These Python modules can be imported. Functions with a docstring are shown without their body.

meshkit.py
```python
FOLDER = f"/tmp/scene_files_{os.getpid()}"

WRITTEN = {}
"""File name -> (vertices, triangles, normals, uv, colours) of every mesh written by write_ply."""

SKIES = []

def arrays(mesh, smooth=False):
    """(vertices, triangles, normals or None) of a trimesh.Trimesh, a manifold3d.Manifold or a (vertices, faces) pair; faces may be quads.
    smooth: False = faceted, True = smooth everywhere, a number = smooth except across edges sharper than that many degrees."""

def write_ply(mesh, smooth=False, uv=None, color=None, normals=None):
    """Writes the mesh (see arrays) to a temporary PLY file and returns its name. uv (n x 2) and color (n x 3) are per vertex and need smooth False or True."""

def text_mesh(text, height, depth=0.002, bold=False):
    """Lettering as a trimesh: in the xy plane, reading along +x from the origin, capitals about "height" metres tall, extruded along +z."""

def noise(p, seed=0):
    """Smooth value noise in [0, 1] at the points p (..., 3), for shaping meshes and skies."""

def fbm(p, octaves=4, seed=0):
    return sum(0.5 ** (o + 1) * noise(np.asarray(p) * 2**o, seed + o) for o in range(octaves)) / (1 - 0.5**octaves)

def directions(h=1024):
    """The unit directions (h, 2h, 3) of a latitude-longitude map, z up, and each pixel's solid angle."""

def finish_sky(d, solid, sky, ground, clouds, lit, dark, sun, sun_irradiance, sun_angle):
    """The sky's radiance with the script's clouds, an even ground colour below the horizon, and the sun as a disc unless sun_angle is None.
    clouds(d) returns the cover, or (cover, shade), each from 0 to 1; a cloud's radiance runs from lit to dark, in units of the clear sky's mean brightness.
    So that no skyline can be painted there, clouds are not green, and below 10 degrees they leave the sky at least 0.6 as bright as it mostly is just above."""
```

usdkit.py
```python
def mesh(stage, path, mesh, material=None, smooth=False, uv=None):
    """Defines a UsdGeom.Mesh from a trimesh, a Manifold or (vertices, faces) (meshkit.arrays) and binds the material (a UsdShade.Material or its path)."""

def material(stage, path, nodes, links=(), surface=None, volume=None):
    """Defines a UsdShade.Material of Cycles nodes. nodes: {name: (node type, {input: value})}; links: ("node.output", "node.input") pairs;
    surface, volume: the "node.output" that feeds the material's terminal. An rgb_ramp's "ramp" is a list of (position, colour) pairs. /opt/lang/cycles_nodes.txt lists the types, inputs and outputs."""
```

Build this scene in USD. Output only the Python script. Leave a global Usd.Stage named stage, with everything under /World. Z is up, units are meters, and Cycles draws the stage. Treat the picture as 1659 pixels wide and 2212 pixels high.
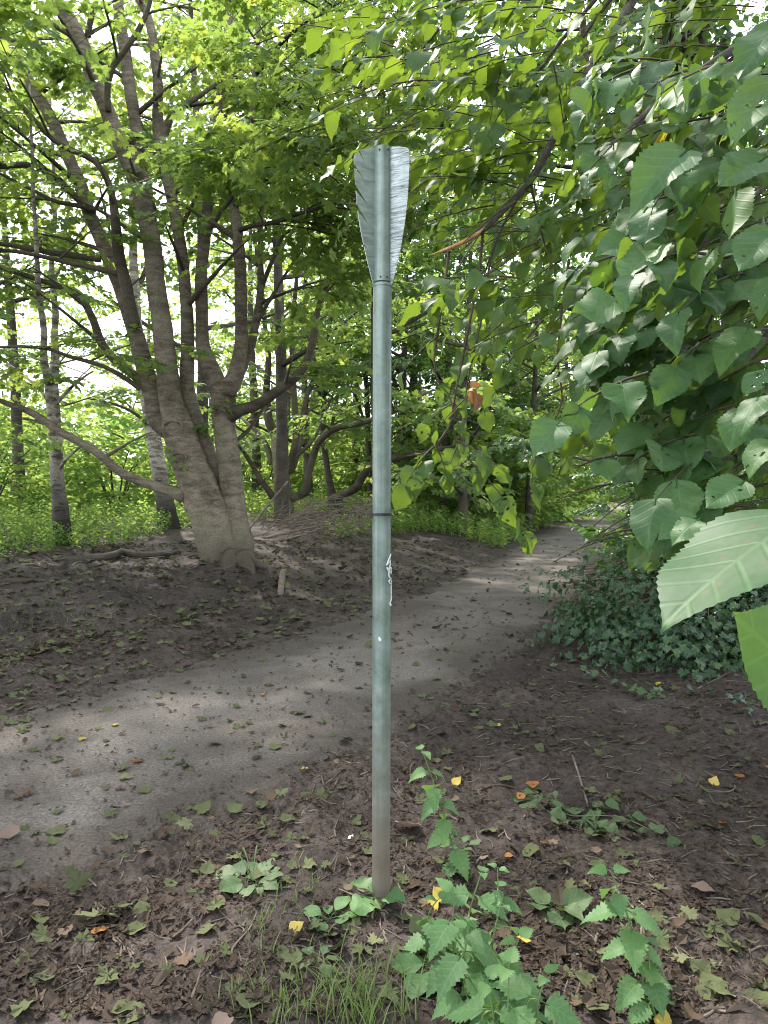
import math
import numpy as np, trimesh, usdkit, meshkit
from scipy.interpolate import PchipInterpolator
from pxr import Usd, UsdGeom, UsdLux, UsdShade, Gf, Sdf, Vt

# ------------------------------------------------------------------ camera, sky, sun, exposure
stage = Usd.Stage.CreateInMemory()
UsdGeom.SetStageUpAxis(stage, "Z"); UsdGeom.SetStageMetersPerUnit(stage, 1.0)
world = UsdGeom.Xform.Define(stage, "/World"); stage.SetDefaultPrim(world.GetPrim())
UsdGeom.Scope.Define(stage, "/World/Looks")
EYE = np.array([0.0, 0.0, 1.55])
F, CX, CY, HORIZON = 1550.0, 829.5, 1106.0, 1050.0          # the lens, in units of a 1659 x 2212 picture
PITCH = math.atan((CY - HORIZON) / F)
EXPOSURE = 1.98
SUN_AZ, SUN_EL, SUN_I, SUN_ANGLE = math.radians(-30), math.radians(50), 0.6, 1.5
SKY_STRENGTH = 0.15
cam = UsdGeom.Camera.Define(stage, "/World/camera")
cam.CreateHorizontalApertureAttr(24.0); cam.CreateVerticalApertureAttr(32.0)
cam.CreateFocalLengthAttr(24.0 * F / 1659.0)
cam.CreateClippingRangeAttr(Gf.Vec2f(0.05, 2000.0))
cam.CreateExposureAttr(EXPOSURE)
cam.AddTranslateOp().Set(Gf.Vec3d(*EYE)); cam.AddRotateXOp().Set(90.0 - math.degrees(PITCH))

MAT = {}
def mat(name, nodes, links, surface="p.BSDF", volume=None):
    MAT[name] = usdkit.material(stage, "/World/Looks/" + name, nodes, links, surface=surface, volume=volume)
    return MAT[name]

sun_dir = np.array([math.sin(SUN_AZ) * math.cos(SUN_EL), math.cos(SUN_AZ) * math.cos(SUN_EL), math.sin(SUN_EL)])
mat("sky_air", {
    "sky": ("sky_texture", {"sky_type": "single_scattering", "sun_disc": False, "sun_elevation": SUN_EL, "sun_rotation": SUN_AZ, "aerosol_density": 2.0}),
    "tc": ("texture_coordinate", {}),
    "n": ("noise_texture", {"scale": 2.2, "detail": 5.0, "roughness": 0.55}),
    "r": ("rgb_ramp", {"ramp": [(0.25, (0.45,) * 3), (0.6, (0.95,) * 3)]}),
    "mx": ("mix_color", {"b": (5.2, 5.4, 5.7), "use_clamp": False}),
    "bg": ("background_shader", {"strength": SKY_STRENGTH})},
    [("tc.generated", "n.vector"), ("n.fac", "r.fac"), ("r.color", "mx.fac"), ("sky.color", "mx.a"), ("mx.result", "bg.color")], surface="bg.background")
dome = UsdLux.DomeLight.Define(stage, "/World/sky")
UsdShade.MaterialBindingAPI.Apply(dome.GetPrim()).Bind(MAT["sky_air"])
dome.GetPrim().SetCustomDataByKey("kind", "structure")
sun = UsdLux.DistantLight.Define(stage, "/World/sun")
sun.CreateIntensityAttr(SUN_I); sun.CreateAngleAttr(SUN_ANGLE); sun.CreateColorAttr(Gf.Vec3f(1.0, 0.94, 0.84))
sun.CreateNormalizeAttr(True)
sun.AddRotateXYZOp().Set(Gf.Vec3f(90.0 - math.degrees(SUN_EL), 0.0, math.degrees(math.pi - SUN_AZ)))

# ------------------------------------------------------------------ helpers: prims
used = {}
def numbered(parent, name):
    k = (parent, name); n = used.get(k, -1) + 1; used[k] = n
    return f"{parent}/{name}" + (f"_{n:03d}" if n else "")
def tag(prim, label=None, cat=None, group=None, kind=None):
    p = prim.GetPrim() if hasattr(prim, "GetPrim") else prim
    for k, v in (("label", label), ("category", cat), ("group", group), ("kind", kind)):
        if v: p.SetCustomDataByKey(k, v)
    return p
LOC = {"/World": np.zeros(3)}
def thing(name, label, cat, loc, group=None):
    path = numbered("/World", name)
    x = UsdGeom.Xform.Define(stage, path); x.AddTranslateOp().Set(Gf.Vec3d(*map(float, loc)))
    LOC[path] = np.asarray(loc, float)
    tag(x, label, cat, group)
    return path
def part(parent, name, vf, m, smooth=True, uv=None, kind=None, label=None):
    """A mesh given in world coordinates under a thing, a part or /World."""
    path = numbered(parent, name)
    v, f = (np.asarray(vf.vertices), np.asarray(vf.faces)) if hasattr(vf, "faces") else vf[:2]
    root = "/".join(parent.split("/")[:3]) if parent != "/World" else "/World"
    v = np.asarray(v, float) - LOC.get(root, np.zeros(3))
    usdkit.mesh(stage, path, (v, f), MAT[m], smooth=smooth, uv=uv)
    if kind or label: tag(stage.GetPrimAtPath(path), label, None, None, kind)
    return path
def single(name, vf, m, label, cat, group=None, smooth=True, uv=None, kind=None):
    """A thing that is one mesh, with its origin at its own place."""
    path = numbered("/World", name)
    v, f = vf[:2]; c = np.r_[v[:, :2].mean(0), v[:, 2].min()]
    ms = usdkit.mesh(stage, path, (v - c, f), MAT[m], smooth=smooth, uv=uv)
    ms.AddTranslateOp().Set(Gf.Vec3d(*map(float, c)))
    tag(ms, label, cat, group, kind)
    return path
def join(parts):
    vs, fs, us, n = [], [], [], 0
    for p in parts:
        vs.append(p[0]); fs.append(np.asarray(p[1]) + n); n += len(p[0])
        if len(p) > 2 and p[2] is not None: us.append(p[2])
    return np.vstack(vs), np.vstack(fs), (np.vstack(us) if len(us) == len(parts) else None)
def instancer(parent, name, protos, m, pos, quat, scale, index, kind="stuff", label=None):
    path = numbered(parent, name)
    root = "/".join(parent.split("/")[:3]) if parent != "/World" else "/World"
    pi = UsdGeom.PointInstancer.Define(stage, path)
    rel = pi.CreatePrototypesRel()
    for k, p in enumerate(protos):
        pp = f"{path}/spray" + (f"_{k:03d}" if k else "")
        usdkit.mesh(stage, pp, (p[0], p[1]), MAT[m], smooth=False)
        rel.AddTarget(pp)
    pi.CreatePositionsAttr(Vt.Vec3fArray.FromNumpy((np.asarray(pos) - LOC.get(root, np.zeros(3))).astype(np.float32)))
    q = np.asarray(quat, float)
    pi.CreateOrientationsAttr(Vt.QuathArray([Gf.Quath(float(a), float(b), float(c), float(d)) for a, b, c, d in q]))
    s = np.asarray(scale, np.float32)
    pi.CreateScalesAttr(Vt.Vec3fArray.FromNumpy(np.repeat(s[:, None], 3, 1)))
    pi.CreateProtoIndicesAttr(Vt.IntArray.FromNumpy(np.asarray(index, np.int32)))
    tag(pi, label, None, None, kind)
    return path
def unit(v):
    v = np.asarray(v, float)
    return v / (np.linalg.norm(v, axis=-1, keepdims=True) + 1e-12)
def quat_of(R):
    """Quaternions (w, x, y, z) of the rotation matrices R (n, 3, 3), columns = the axes."""
    from scipy.spatial.transform import Rotation
    q = Rotation.from_matrix(R).as_quat()
    return q[:, [3, 0, 1, 2]]
def frames(axis, normal):
    x = unit(axis); z = normal - (normal * x).sum(-1, keepdims=True) * x; z = unit(z); y = np.cross(z, x)
    return np.stack([x, y, z], -1)

# ------------------------------------------------------------------ helpers: picture to place
cp, sp = math.cos(PITCH), math.sin(PITCH)
def ray(px, py):
    a, b = (px - CX) / F, (CY - py) / F
    return np.array([a, cp + b * sp, -sp + b * cp])
def P(px, py, Y):
    d = ray(px, py); return EYE + d * (Y / d[1])
def project(p):
    q = np.atleast_2d(p) - EYE
    dep = q[:, 1] * cp - q[:, 2] * sp; up = q[:, 1] * sp + q[:, 2] * cp
    dep = np.where(dep < 0.05, 0.05, dep)
    return CX + F * q[:, 0] / dep, CY - F * up / dep, dep
def px_size(Y): return Y / F

# ------------------------------------------------------------------ terrain
xl = PchipInterpolator([-60, -6, 0, 2.6, 4.71, 6.32, 8.58, 11.7, 20.9, 53, 68, 90, 140], [-46, -9.4, -5.2, -3.62, -2.52, -1.6, -0.33, 1.05, 4.3, 15.8, 21.4, 32, 62])
xr = PchipInterpolator([-60, -6, 0, 1.5, 2.64, 3.7, 4.37, 5.34, 6.86, 8.9, 16.6, 30, 53, 68, 90, 140], [-43, -6.4, -3.3, -2.4, -1.5, -0.55, -0.05, 0.55, 1.35, 2.2, 5.3, 10.1, 18.4, 24.2, 35, 65])
def sm(t): t = np.clip(t, 0, 1); return t * t * (3 - 2 * t)
def sides(x, y):
    yy = np.clip(y, -60, 140)
    return (xl(yy) - x) * 0.88, (x - xr(yy)) * 0.86
def base_height(x, y):
    sl, sr = sides(x, y)
    return 0.40 * sm(sl / 3.3) + 0.33 * sm((sl - 2) / 7) + 0.10 * sm(sr / 5)
POST = None
def height(x, y, rough=True):
    x, y = np.asarray(x, float), np.asarray(y, float)
    sl, sr = sides(x, y); s = np.maximum(sl, sr)
    z = base_height(x, y)
    if rough:
        p = np.stack([x, y, np.zeros_like(x)], -1)
        wob = (meshkit.fbm(p * 2.3, 3, 5) - 0.5) * 0.45
        out = sm((s + wob + 0.30) / 0.40)
        n1 = meshkit.fbm(p * 1.4, 3, 1) - 0.5
        n2 = meshkit.fbm(p * 9.0, 3, 2) - 0.5
        n3 = meshkit.noise(p * 42.0, 3) - 0.5
        mud = np.exp(-((sr - 0.15) / 0.4) ** 2)
        z = z + out * (0.09 * n1 + (0.045 + 0.05 * mud + 0.03 * (sl > .3)) * n2 + 0.014 * n3) - (1 - out) * 0.022
        z = z + 0.055 * np.exp(-((sr - .38) / .26) ** 2) * np.clip(2.2 * meshkit.fbm(p * 3.1, 3, 15) - .55, 0, 1.2)
    if POST is not None: z = z + .022 * np.exp(-((x - POST[0]) ** 2 + (y - POST[1]) ** 2) / .075 ** 2)
    return z
def G(px, py, lift=0.0):
    d = ray(px, py); lo, hi = 0.5, 300.0
    ts = np.geomspace(lo, hi, 400); pts = EYE + ts[:, None] * d
    below = pts[:, 2] < base_height(pts[:, 0], pts[:, 1])
    k = int(np.argmax(below)) if below.any() else len(ts) - 1
    a, b = ts[max(k - 1, 0)], ts[k]
    for _ in range(24):
        m = (a + b) / 2; q = EYE + m * d
        if q[2] < base_height(q[0], q[1]): b = m
        else: a = m
    q = EYE + b * d
    return np.array([q[0], q[1], float(height(q[:1], q[1:2])[0]) + lift])

# ------------------------------------------------------------------ materials
def leaf_material(name, cols, trans, rough=0.45, mixf=0.42, spec=0.5, veins=False, under=None, cheap=False):
    """cols: three base colours, dark to light, that the leaves are spread over; trans: what shines through."""
    n = {"g": ("geometry", {}), "oi": ("object_info", {}), "ad": ("math", {"math_type": "add"}), "fr": ("math", {"math_type": "fraction"}),
         "r": ("rgb_ramp", {"ramp": [(0.0, cols[0]), (0.5, cols[1]), (1.0, cols[2])]}),
         "rt": ("rgb_ramp", {"ramp": [(0.0, tuple(c * 0.75 for c in trans)), (0.6, trans), (1.0, tuple(min(c * k, .8) for c, k in zip(trans, (1.45, 1.2, 1.0))))]}),
         "p": ("principled_bsdf", {"roughness": rough, "specular_ior_level": spec}), "t": ("translucent_bsdf", {}), "mx": ("mix_closure", {"fac": mixf})}
    if veins: rough, spec = max(rough, .55), min(spec, .3); n["p"] = ("principled_bsdf", {"roughness": rough, "specular_ior_level": spec})
    l = [("g.random_per_island", "ad.value1"), ("oi.random", "ad.value2"), ("ad.value", "fr.value1"), ("fr.value", "r.fac"), ("fr.value", "rt.fac"),
         ("rt.color", "t.color"), ("p.BSDF", "mx.closure1"), ("t.BSDF", "mx.closure2")]
    if cheap: n["p"] = ("diffuse_bsdf", {})
    src = "r.color"
    if under:   # paler underside
        n["u"] = ("mix_color", {"b": under}); n["uf"] = ("math", {"math_type": "multiply", "value2": 0.7})
        l += [("g.backfacing", "uf.value1"), ("uf.value", "u.fac"), ("r.color", "u.a")]; src = "u.result"
    if veins:
        n |= {"uv": ("uvmap", {"attribute": "st"}), "sx": ("separate_xyz", {}), "ab": ("math", {"math_type": "absolute"}),
              "ka": ("math", {"math_type": "multiply_add", "value2": -0.75}), "w": ("math", {"math_type": "multiply", "value2": 34.0}), "si": ("math", {"math_type": "sine"}),
              "pw": ("map_range", {"from_min": 0.72, "from_max": 1.0, "clamp": True}), "mr": ("map_range", {"from_min": 0.03, "from_max": 0.008, "clamp": True}), "mxv": ("math", {"math_type": "maximum"}),
              "vc": ("mix_color", {"b": tuple(min(c * 1.9 + 0.02, 1) for c in cols[2])}), "vf": ("math", {"math_type": "multiply", "value2": 0.15}),
              "nz": ("noise_texture", {"scale": 16.0, "detail": 3.0}), "hs": ("math", {"math_type": "multiply_add", "value2": 0.35}),
              "nzc": ("mix_color", {"blend_type": "multiply", "b": (0.72, 0.78, 0.7)}), "nzr": ("map_range", {"from_min": 0.4, "from_max": 0.7, "clamp": True}),
              "w4": ("math", {"math_type": "multiply", "value2": 40.0}), "sn": ("noise_texture", {"dimensions": "4D", "scale": 7.0, "detail": 2.0, "roughness": 0.7}), "sr": ("map_range", {"from_min": 0.62, "from_max": 0.72, "to_max": 0.75, "clamp": True}), "sc": ("mix_color", {"b": (0.10, 0.075, 0.028)}),
              "iv": ("math", {"math_type": "subtract", "value1": 1.0}), "b": ("bump", {"strength": 0.16, "distance": 0.003})}
        l += [("uv.UV", "sx.vector"), ("sx.y", "ab.value1"), ("ab.value", "ka.value1"), ("sx.x", "ka.value3"), ("ka.value", "w.value1"), ("w.value", "si.value1"), ("si.value", "pw.value"),
              ("ab.value", "mr.value"), ("pw.result", "mxv.value1"), ("mr.result", "mxv.value2"), ("mxv.value", "vf.value1"), ("vf.value", "vc.fac"),
              ("uv.UV", "nz.vector"), ("nz.fac", "nzr.value"), ("nzr.result", "nzc.fac"), (src, "nzc.a"), ("nzc.result", "vc.a"), ("vc.result", "sc.a"), ("uv.UV", "sn.vector"), ("fr.value", "w4.value1"), ("w4.value", "sn.w"), ("sn.fac", "sr.value"), ("sr.result", "sc.fac"), ("sc.result", "p.base_color"),
              ("mxv.value", "iv.value2"), ("nz.fac", "hs.value1"), ("iv.value", "hs.value3"), ("hs.value", "b.height"), ("b.normal", "p.normal")]
    else:
        l.append((src, "p.color" if cheap else "p.base_color"))
    return mat(name, n, l, surface="mx.closure")

leaf_material("maple_leaf", [(0.030, 0.070, 0.016), (0.045, 0.098, 0.022), (0.066, 0.125, 0.028)], (0.37, 0.53, 0.10), mixf=0.5, under=(0.085, 0.13, 0.05))
leaf_material("maple_leaf_far", [(0.030, 0.068, 0.018), (0.045, 0.095, 0.024), (0.07, 0.12, 0.03)], (0.39, 0.54, 0.12), mixf=0.52, under=(0.10, 0.15, 0.06), cheap=True)
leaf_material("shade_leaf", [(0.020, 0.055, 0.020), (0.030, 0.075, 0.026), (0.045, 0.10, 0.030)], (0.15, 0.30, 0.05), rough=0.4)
leaf_material("lime_leaf", [(0.032, 0.080, 0.024), (0.045, 0.105, 0.030), (0.060, 0.13, 0.034)], (0.215, 0.325, 0.03), rough=0.46, veins=True, mixf=0.45, spec=.35)
leaf_material("lime_leaf_near", [(0.026, 0.074, 0.028), (0.042, 0.104, 0.038), (0.066, 0.142, 0.050)], (0.15, 0.28, 0.035), rough=0.5, veins=True, mixf=0.32, spec=.35)
leaf_material("lime_foliage", [(0.032, 0.080, 0.024), (0.045, 0.105, 0.030), (0.060, 0.13, 0.034)], (0.25, 0.41, 0.04), rough=0.42, mixf=0.42)
leaf_material("yellow_leaf", [(0.40, 0.36, 0.04), (0.45, 0.38, 0.05), (0.5, 0.42, 0.05)], (0.5, 0.42, 0.03))
leaf_material("dead_leaf", [(0.22, 0.08, 0.02), (0.30, 0.12, 0.03), (0.34, 0.16, 0.05)], (0.35, 0.14, 0.02), mixf=0.25)
leaf_material("ivy_leaf", [(0.013, 0.040, 0.017), (0.026, 0.066, 0.028), (0.058, 0.115, 0.043)], (0.08, 0.18, 0.04), rough=0.36, mixf=0.18)
leaf_material("nettle_leaf", [(0.075, 0.155, 0.062), (0.095, 0.19, 0.074), (0.12, 0.225, 0.085)], (0.22, 0.40, 0.08), rough=0.55, veins=True, mixf=0.3, spec=0.3)
leaf_material("dull_leaf", [(0.045, 0.085, 0.035), (0.07, 0.12, 0.05), (0.10, 0.14, 0.06)], (0.10, 0.18, 0.04), rough=0.6, veins=True, mixf=0.2, spec=0.3)
leaf_material("undergrowth_leaf", [(0.06, 0.12, 0.035), (0.09, 0.165, 0.05), (0.13, 0.21, 0.07)], (0.40, 0.55, 0.13), rough=0.5, mixf=0.48, cheap=True)
def litter(name, cols): leaf_material(name, cols, cols[1], mixf=0.08, cheap=True)
litter("litter_green", [(0.065, 0.075, 0.040), (0.105, 0.118, 0.062), (0.17, 0.178, 0.10)])
litter("litter_brown", [(0.06, 0.042, 0.032), (0.11, 0.08, 0.058), (0.17, 0.13, 0.10)])
litter("litter_yellow", [(0.34, 0.25, 0.05), (0.42, 0.32, 0.08), (0.48, 0.38, 0.12)])
litter("litter_orange", [(0.20, 0.085, 0.03), (0.27, 0.125, 0.05), (0.33, 0.18, 0.075)])
litter("litter_pink", [(0.15, 0.11, 0.092), (0.20, 0.15, 0.125), (0.26, 0.20, 0.165)])
litter("litter_mixed", [(0.032, 0.024, 0.020), (0.085, 0.066, 0.053), (0.20, 0.175, 0.125)])

def bark(name, dark, mid, pale, band=0.5, moss=0.0, scale=1.0, bump=0.5, foot=None, foot_col=(0.022, 0.019, 0.016), thr=0.0):
    """foot: the heights between which a dark cracked foot gives way to the bark above."""
    n = {"g": ("geometry", {}), "mp": ("mapping", {"scale": (4 * scale, 4 * scale, 13 * scale)}), "n1": ("noise_texture", {"scale": 1.0, "detail": 3.0, "roughness": 0.65, "distortion": 0.4}),
         "mp2": ("mapping", {"scale": (1.7 * scale, 1.7 * scale, 1.3 * scale)}), "n2": ("noise_texture", {"scale": 1.0, "detail": 2.0, "roughness": 0.65}),
         "n3": ("noise_texture", {"scale": 55.0 * scale, "detail": 1.0}),
         "r1": ("rgb_ramp", {"ramp": [(0.30 + thr, dark), (0.43 + thr, mid), (0.62 + thr / 2, pale)]}), "r2": ("rgb_ramp", {"ramp": [(0.36, tuple(c * 0.45 for c in mid)), (0.50, mid), (0.68, pale)]}),
         "m": ("mix_color", {"fac": band}), "mm": ("mix_color", {"b": (0.045, 0.065, 0.02)}), "mf": ("map_range", {"from_min": 0.52, "from_max": 0.75, "to_max": moss, "clamp": True}),
         "ml": ("mix_color", {"blend_type": "multiply", "fac": 0.7}), "r3": ("rgb_ramp", {"ramp": [(0.3, (0.5,) * 3), (0.7, (1.25,) * 3)]}),
         "hb": ("math", {"math_type": "multiply_add", "value2": 0.35}),
         "b": ("bump", {"strength": bump, "distance": 0.02}), "p": ("principled_bsdf", {"roughness": 0.85, "specular_ior_level": 0.25})}
    l = [("g.position", "mp.vector"), ("mp.vector", "n1.vector"), ("g.position", "mp2.vector"), ("mp2.vector", "n2.vector"), ("g.position", "n3.vector"),
         ("n1.fac", "r1.fac"), ("n2.fac", "r2.fac"), ("r2.color", "m.a"), ("r1.color", "m.b"), ("m.result", "ml.a"), ("n3.fac", "r3.fac"), ("r3.color", "ml.b"),
         ("n2.fac", "mf.value"), ("mf.result", "mm.fac"), ("ml.result", "mm.a"),
         ("n3.fac", "hb.value1"), ("n1.fac", "hb.value3"), ("hb.value", "b.height"), ("b.normal", "p.normal")]
    if foot:
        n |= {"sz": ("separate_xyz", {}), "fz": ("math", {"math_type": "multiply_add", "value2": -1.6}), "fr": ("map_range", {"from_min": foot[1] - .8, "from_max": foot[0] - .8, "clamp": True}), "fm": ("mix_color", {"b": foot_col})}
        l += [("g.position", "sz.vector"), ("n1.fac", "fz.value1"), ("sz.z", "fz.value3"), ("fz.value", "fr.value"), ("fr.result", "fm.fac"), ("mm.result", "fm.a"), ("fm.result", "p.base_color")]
    else: l.append(("mm.result", "p.base_color"))
    return mat(name, n, l)
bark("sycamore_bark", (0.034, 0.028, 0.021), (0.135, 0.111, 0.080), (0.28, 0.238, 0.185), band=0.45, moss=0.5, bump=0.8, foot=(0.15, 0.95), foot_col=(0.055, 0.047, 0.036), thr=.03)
bark("branch_bark", (0.035, 0.030, 0.022), (0.085, 0.072, 0.050), (0.14, 0.12, 0.085), band=0.4, moss=0.5)
bark("dark_bark", (0.022, 0.018, 0.014), (0.055, 0.046, 0.036), (0.10, 0.085, 0.065), band=0.4, moss=0.3)
bark("birch_bark", (0.02, 0.018, 0.015), (0.27, 0.24, 0.20), (0.50, 0.46, 0.39), band=0.75, scale=0.8, foot=(1.0, 2.0), thr=.08)
bark("twig_bark", (0.04, 0.03, 0.02), (0.075, 0.055, 0.038), (0.12, 0.09, 0.065), band=0.3, scale=4, bump=0.2)
bark("dead_twig", (0.08, 0.06, 0.05), (0.15, 0.12, 0.095), (0.24, 0.20, 0.165), band=0.3, scale=5, bump=0.2)
bark("ivy_bark", (0.03, 0.02, 0.014), (0.075, 0.048, 0.034), (0.13, 0.085, 0.062), band=0.3, scale=2, bump=0.9)
bark("split_wood", (0.30, 0.15, 0.06), (0.48, 0.27, 0.12), (0.60, 0.40, 0.22), band=0.3, scale=6, bump=0.3)

def ground_mat(name, stops, rough, fine, bump_d, stain=None):
    n = {"g": ("geometry", {}), "n1": ("noise_texture", {"scale": 1.1, "detail": 3.0, "roughness": 0.65}), "n2": ("noise_texture", {"scale": fine, "detail": 3.0, "roughness": 0.75}),
         "r1": ("rgb_ramp", {"ramp": stops}), "r2": ("rgb_ramp", {"ramp": [(0.28, (0.38,) * 3), (0.5, (0.95,) * 3), (0.72, (1.8,) * 3)]}),
         "ml": ("mix_color", {"blend_type": "multiply", "fac": 0.85, "use_clamp": False}),
         "b": ("bump", {"strength": 0.9, "distance": bump_d}), "p": ("principled_bsdf", {"roughness": rough, "specular_ior_level": 0.25})}
    l = [("g.position", "n1.vector"), ("g.position", "n2.vector"), ("n1.fac", "r1.fac"), ("n2.fac", "r2.fac"), ("r2.color", "ml.b"), ("ml.result", "p.base_color"), ("n2.fac", "b.height"), ("b.normal", "p.normal")]
    if stain:   # trodden-in earth in drifting patches
        n |= {"n4": ("noise_texture", {"scale": 0.9, "detail": 4.0, "roughness": 0.7, "distortion": 0.6}), "sf": ("map_range", {"from_min": 0.47, "from_max": 0.72, "to_max": 0.9, "clamp": True}), "sm": ("mix_color", {"b": stain})}
        n |= {"at": ("attribute", {"attribute": "edge"}), "ea": ("math", {"math_type": "multiply_add", "value2": 0.27})}
        l += [("g.position", "n4.vector"), ("at.fac", "ea.value1"), ("n4.fac", "ea.value3"), ("ea.value", "sf.value"), ("sf.result", "sm.fac"), ("r1.color", "sm.a"), ("sm.result", "ml.a")]
    else: l.append(("r1.color", "ml.a"))
    return mat(name, n, l)
ground_mat("soil", [(0.3, (0.026, 0.0195, 0.0175)), (0.5, (0.047, 0.036, 0.0322)), (0.7, (0.080, 0.062, 0.055))], 0.85, 26.0, 0.02)
ground_mat("path_surface", [(0.3, (0.098, 0.086, 0.078)), (0.5, (0.134, 0.116, 0.105)), (0.7, (0.176, 0.155, 0.140))], 0.8, 60.0, 0.006, (0.062, 0.050, 0.043))

# ------------------------------------------------------------------ ground and path
POST = G(823, 1944)[:2]
def polar_grid():
    a = np.radians(np.r_[np.arange(-33, 33, 0.15), np.arange(33, 327, 3.0)])
    r = np.r_[0.02, 0.4, 0.8, np.geomspace(1.1, 25, 340), np.geomspace(25, 400, 90)[1:]]
    A, R = np.meshgrid(a, r)
    x, y = R * np.sin(A), R * np.cos(A)
    na, nr = len(a), len(r)
    i, j = np.meshgrid(np.arange(nr - 1), np.arange(na), indexing="ij")
    q = np.stack([i * na + j, i * na + (j + 1) % na, (i + 1) * na + (j + 1) % na, (i + 1) * na + j], -1).reshape(-1, 4)
    return x.ravel(), y.ravel(), q[:, ::-1]
gx, gy, gq = polar_grid()
gz = height(gx, gy)
ground = part("/World", "ground", (np.stack([gx, gy, gz], 1), np.vstack([gq[:, [0, 1, 2]], gq[:, [0, 2, 3]]])), "soil")
tag(stage.GetPrimAtPath(ground), "dark brown trodden woodland soil on both sides of the path", None, None, "structure")
sl, sr = sides(gx, gy); ok = (np.maximum(sl, sr) < 0.26) & (np.hypot(gx, gy) < 150)
fq = gq[ok[gq].all(1)]
pp = np.stack([gx, gy, np.zeros_like(gx)], -1)
pz = base_height(gx, gy) + 0.012 * (meshkit.fbm(pp * 3.0, 3, 8) - 0.5) + 0.006 * (meshkit.noise(pp * 38, 9) - 0.5)
sv = np.maximum(sl, sr); pz = pz - 0.07 * sm((sv + .02) / .26)
keep, inv = np.unique(fq, return_inverse=True); fq = inv.reshape(fq.shape)
path_prim = part("/World", "path", (np.stack([gx, gy, pz], 1)[keep], np.vstack([fq[:, [0, 1, 2]], fq[:, [0, 2, 3]]])), "path_surface")
UsdGeom.PrimvarsAPI(stage.GetPrimAtPath(path_prim)).CreatePrimvar("edge", Sdf.ValueTypeNames.FloatArray, "vertex").Set(Vt.FloatArray.FromNumpy(np.clip((sv[keep] + .75) / .8, 0, 1).astype(np.float32)))
tag(stage.GetPrimAtPath(path_prim), "grey brown worn tarmac path running away to the right", None, None, "structure")

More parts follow.
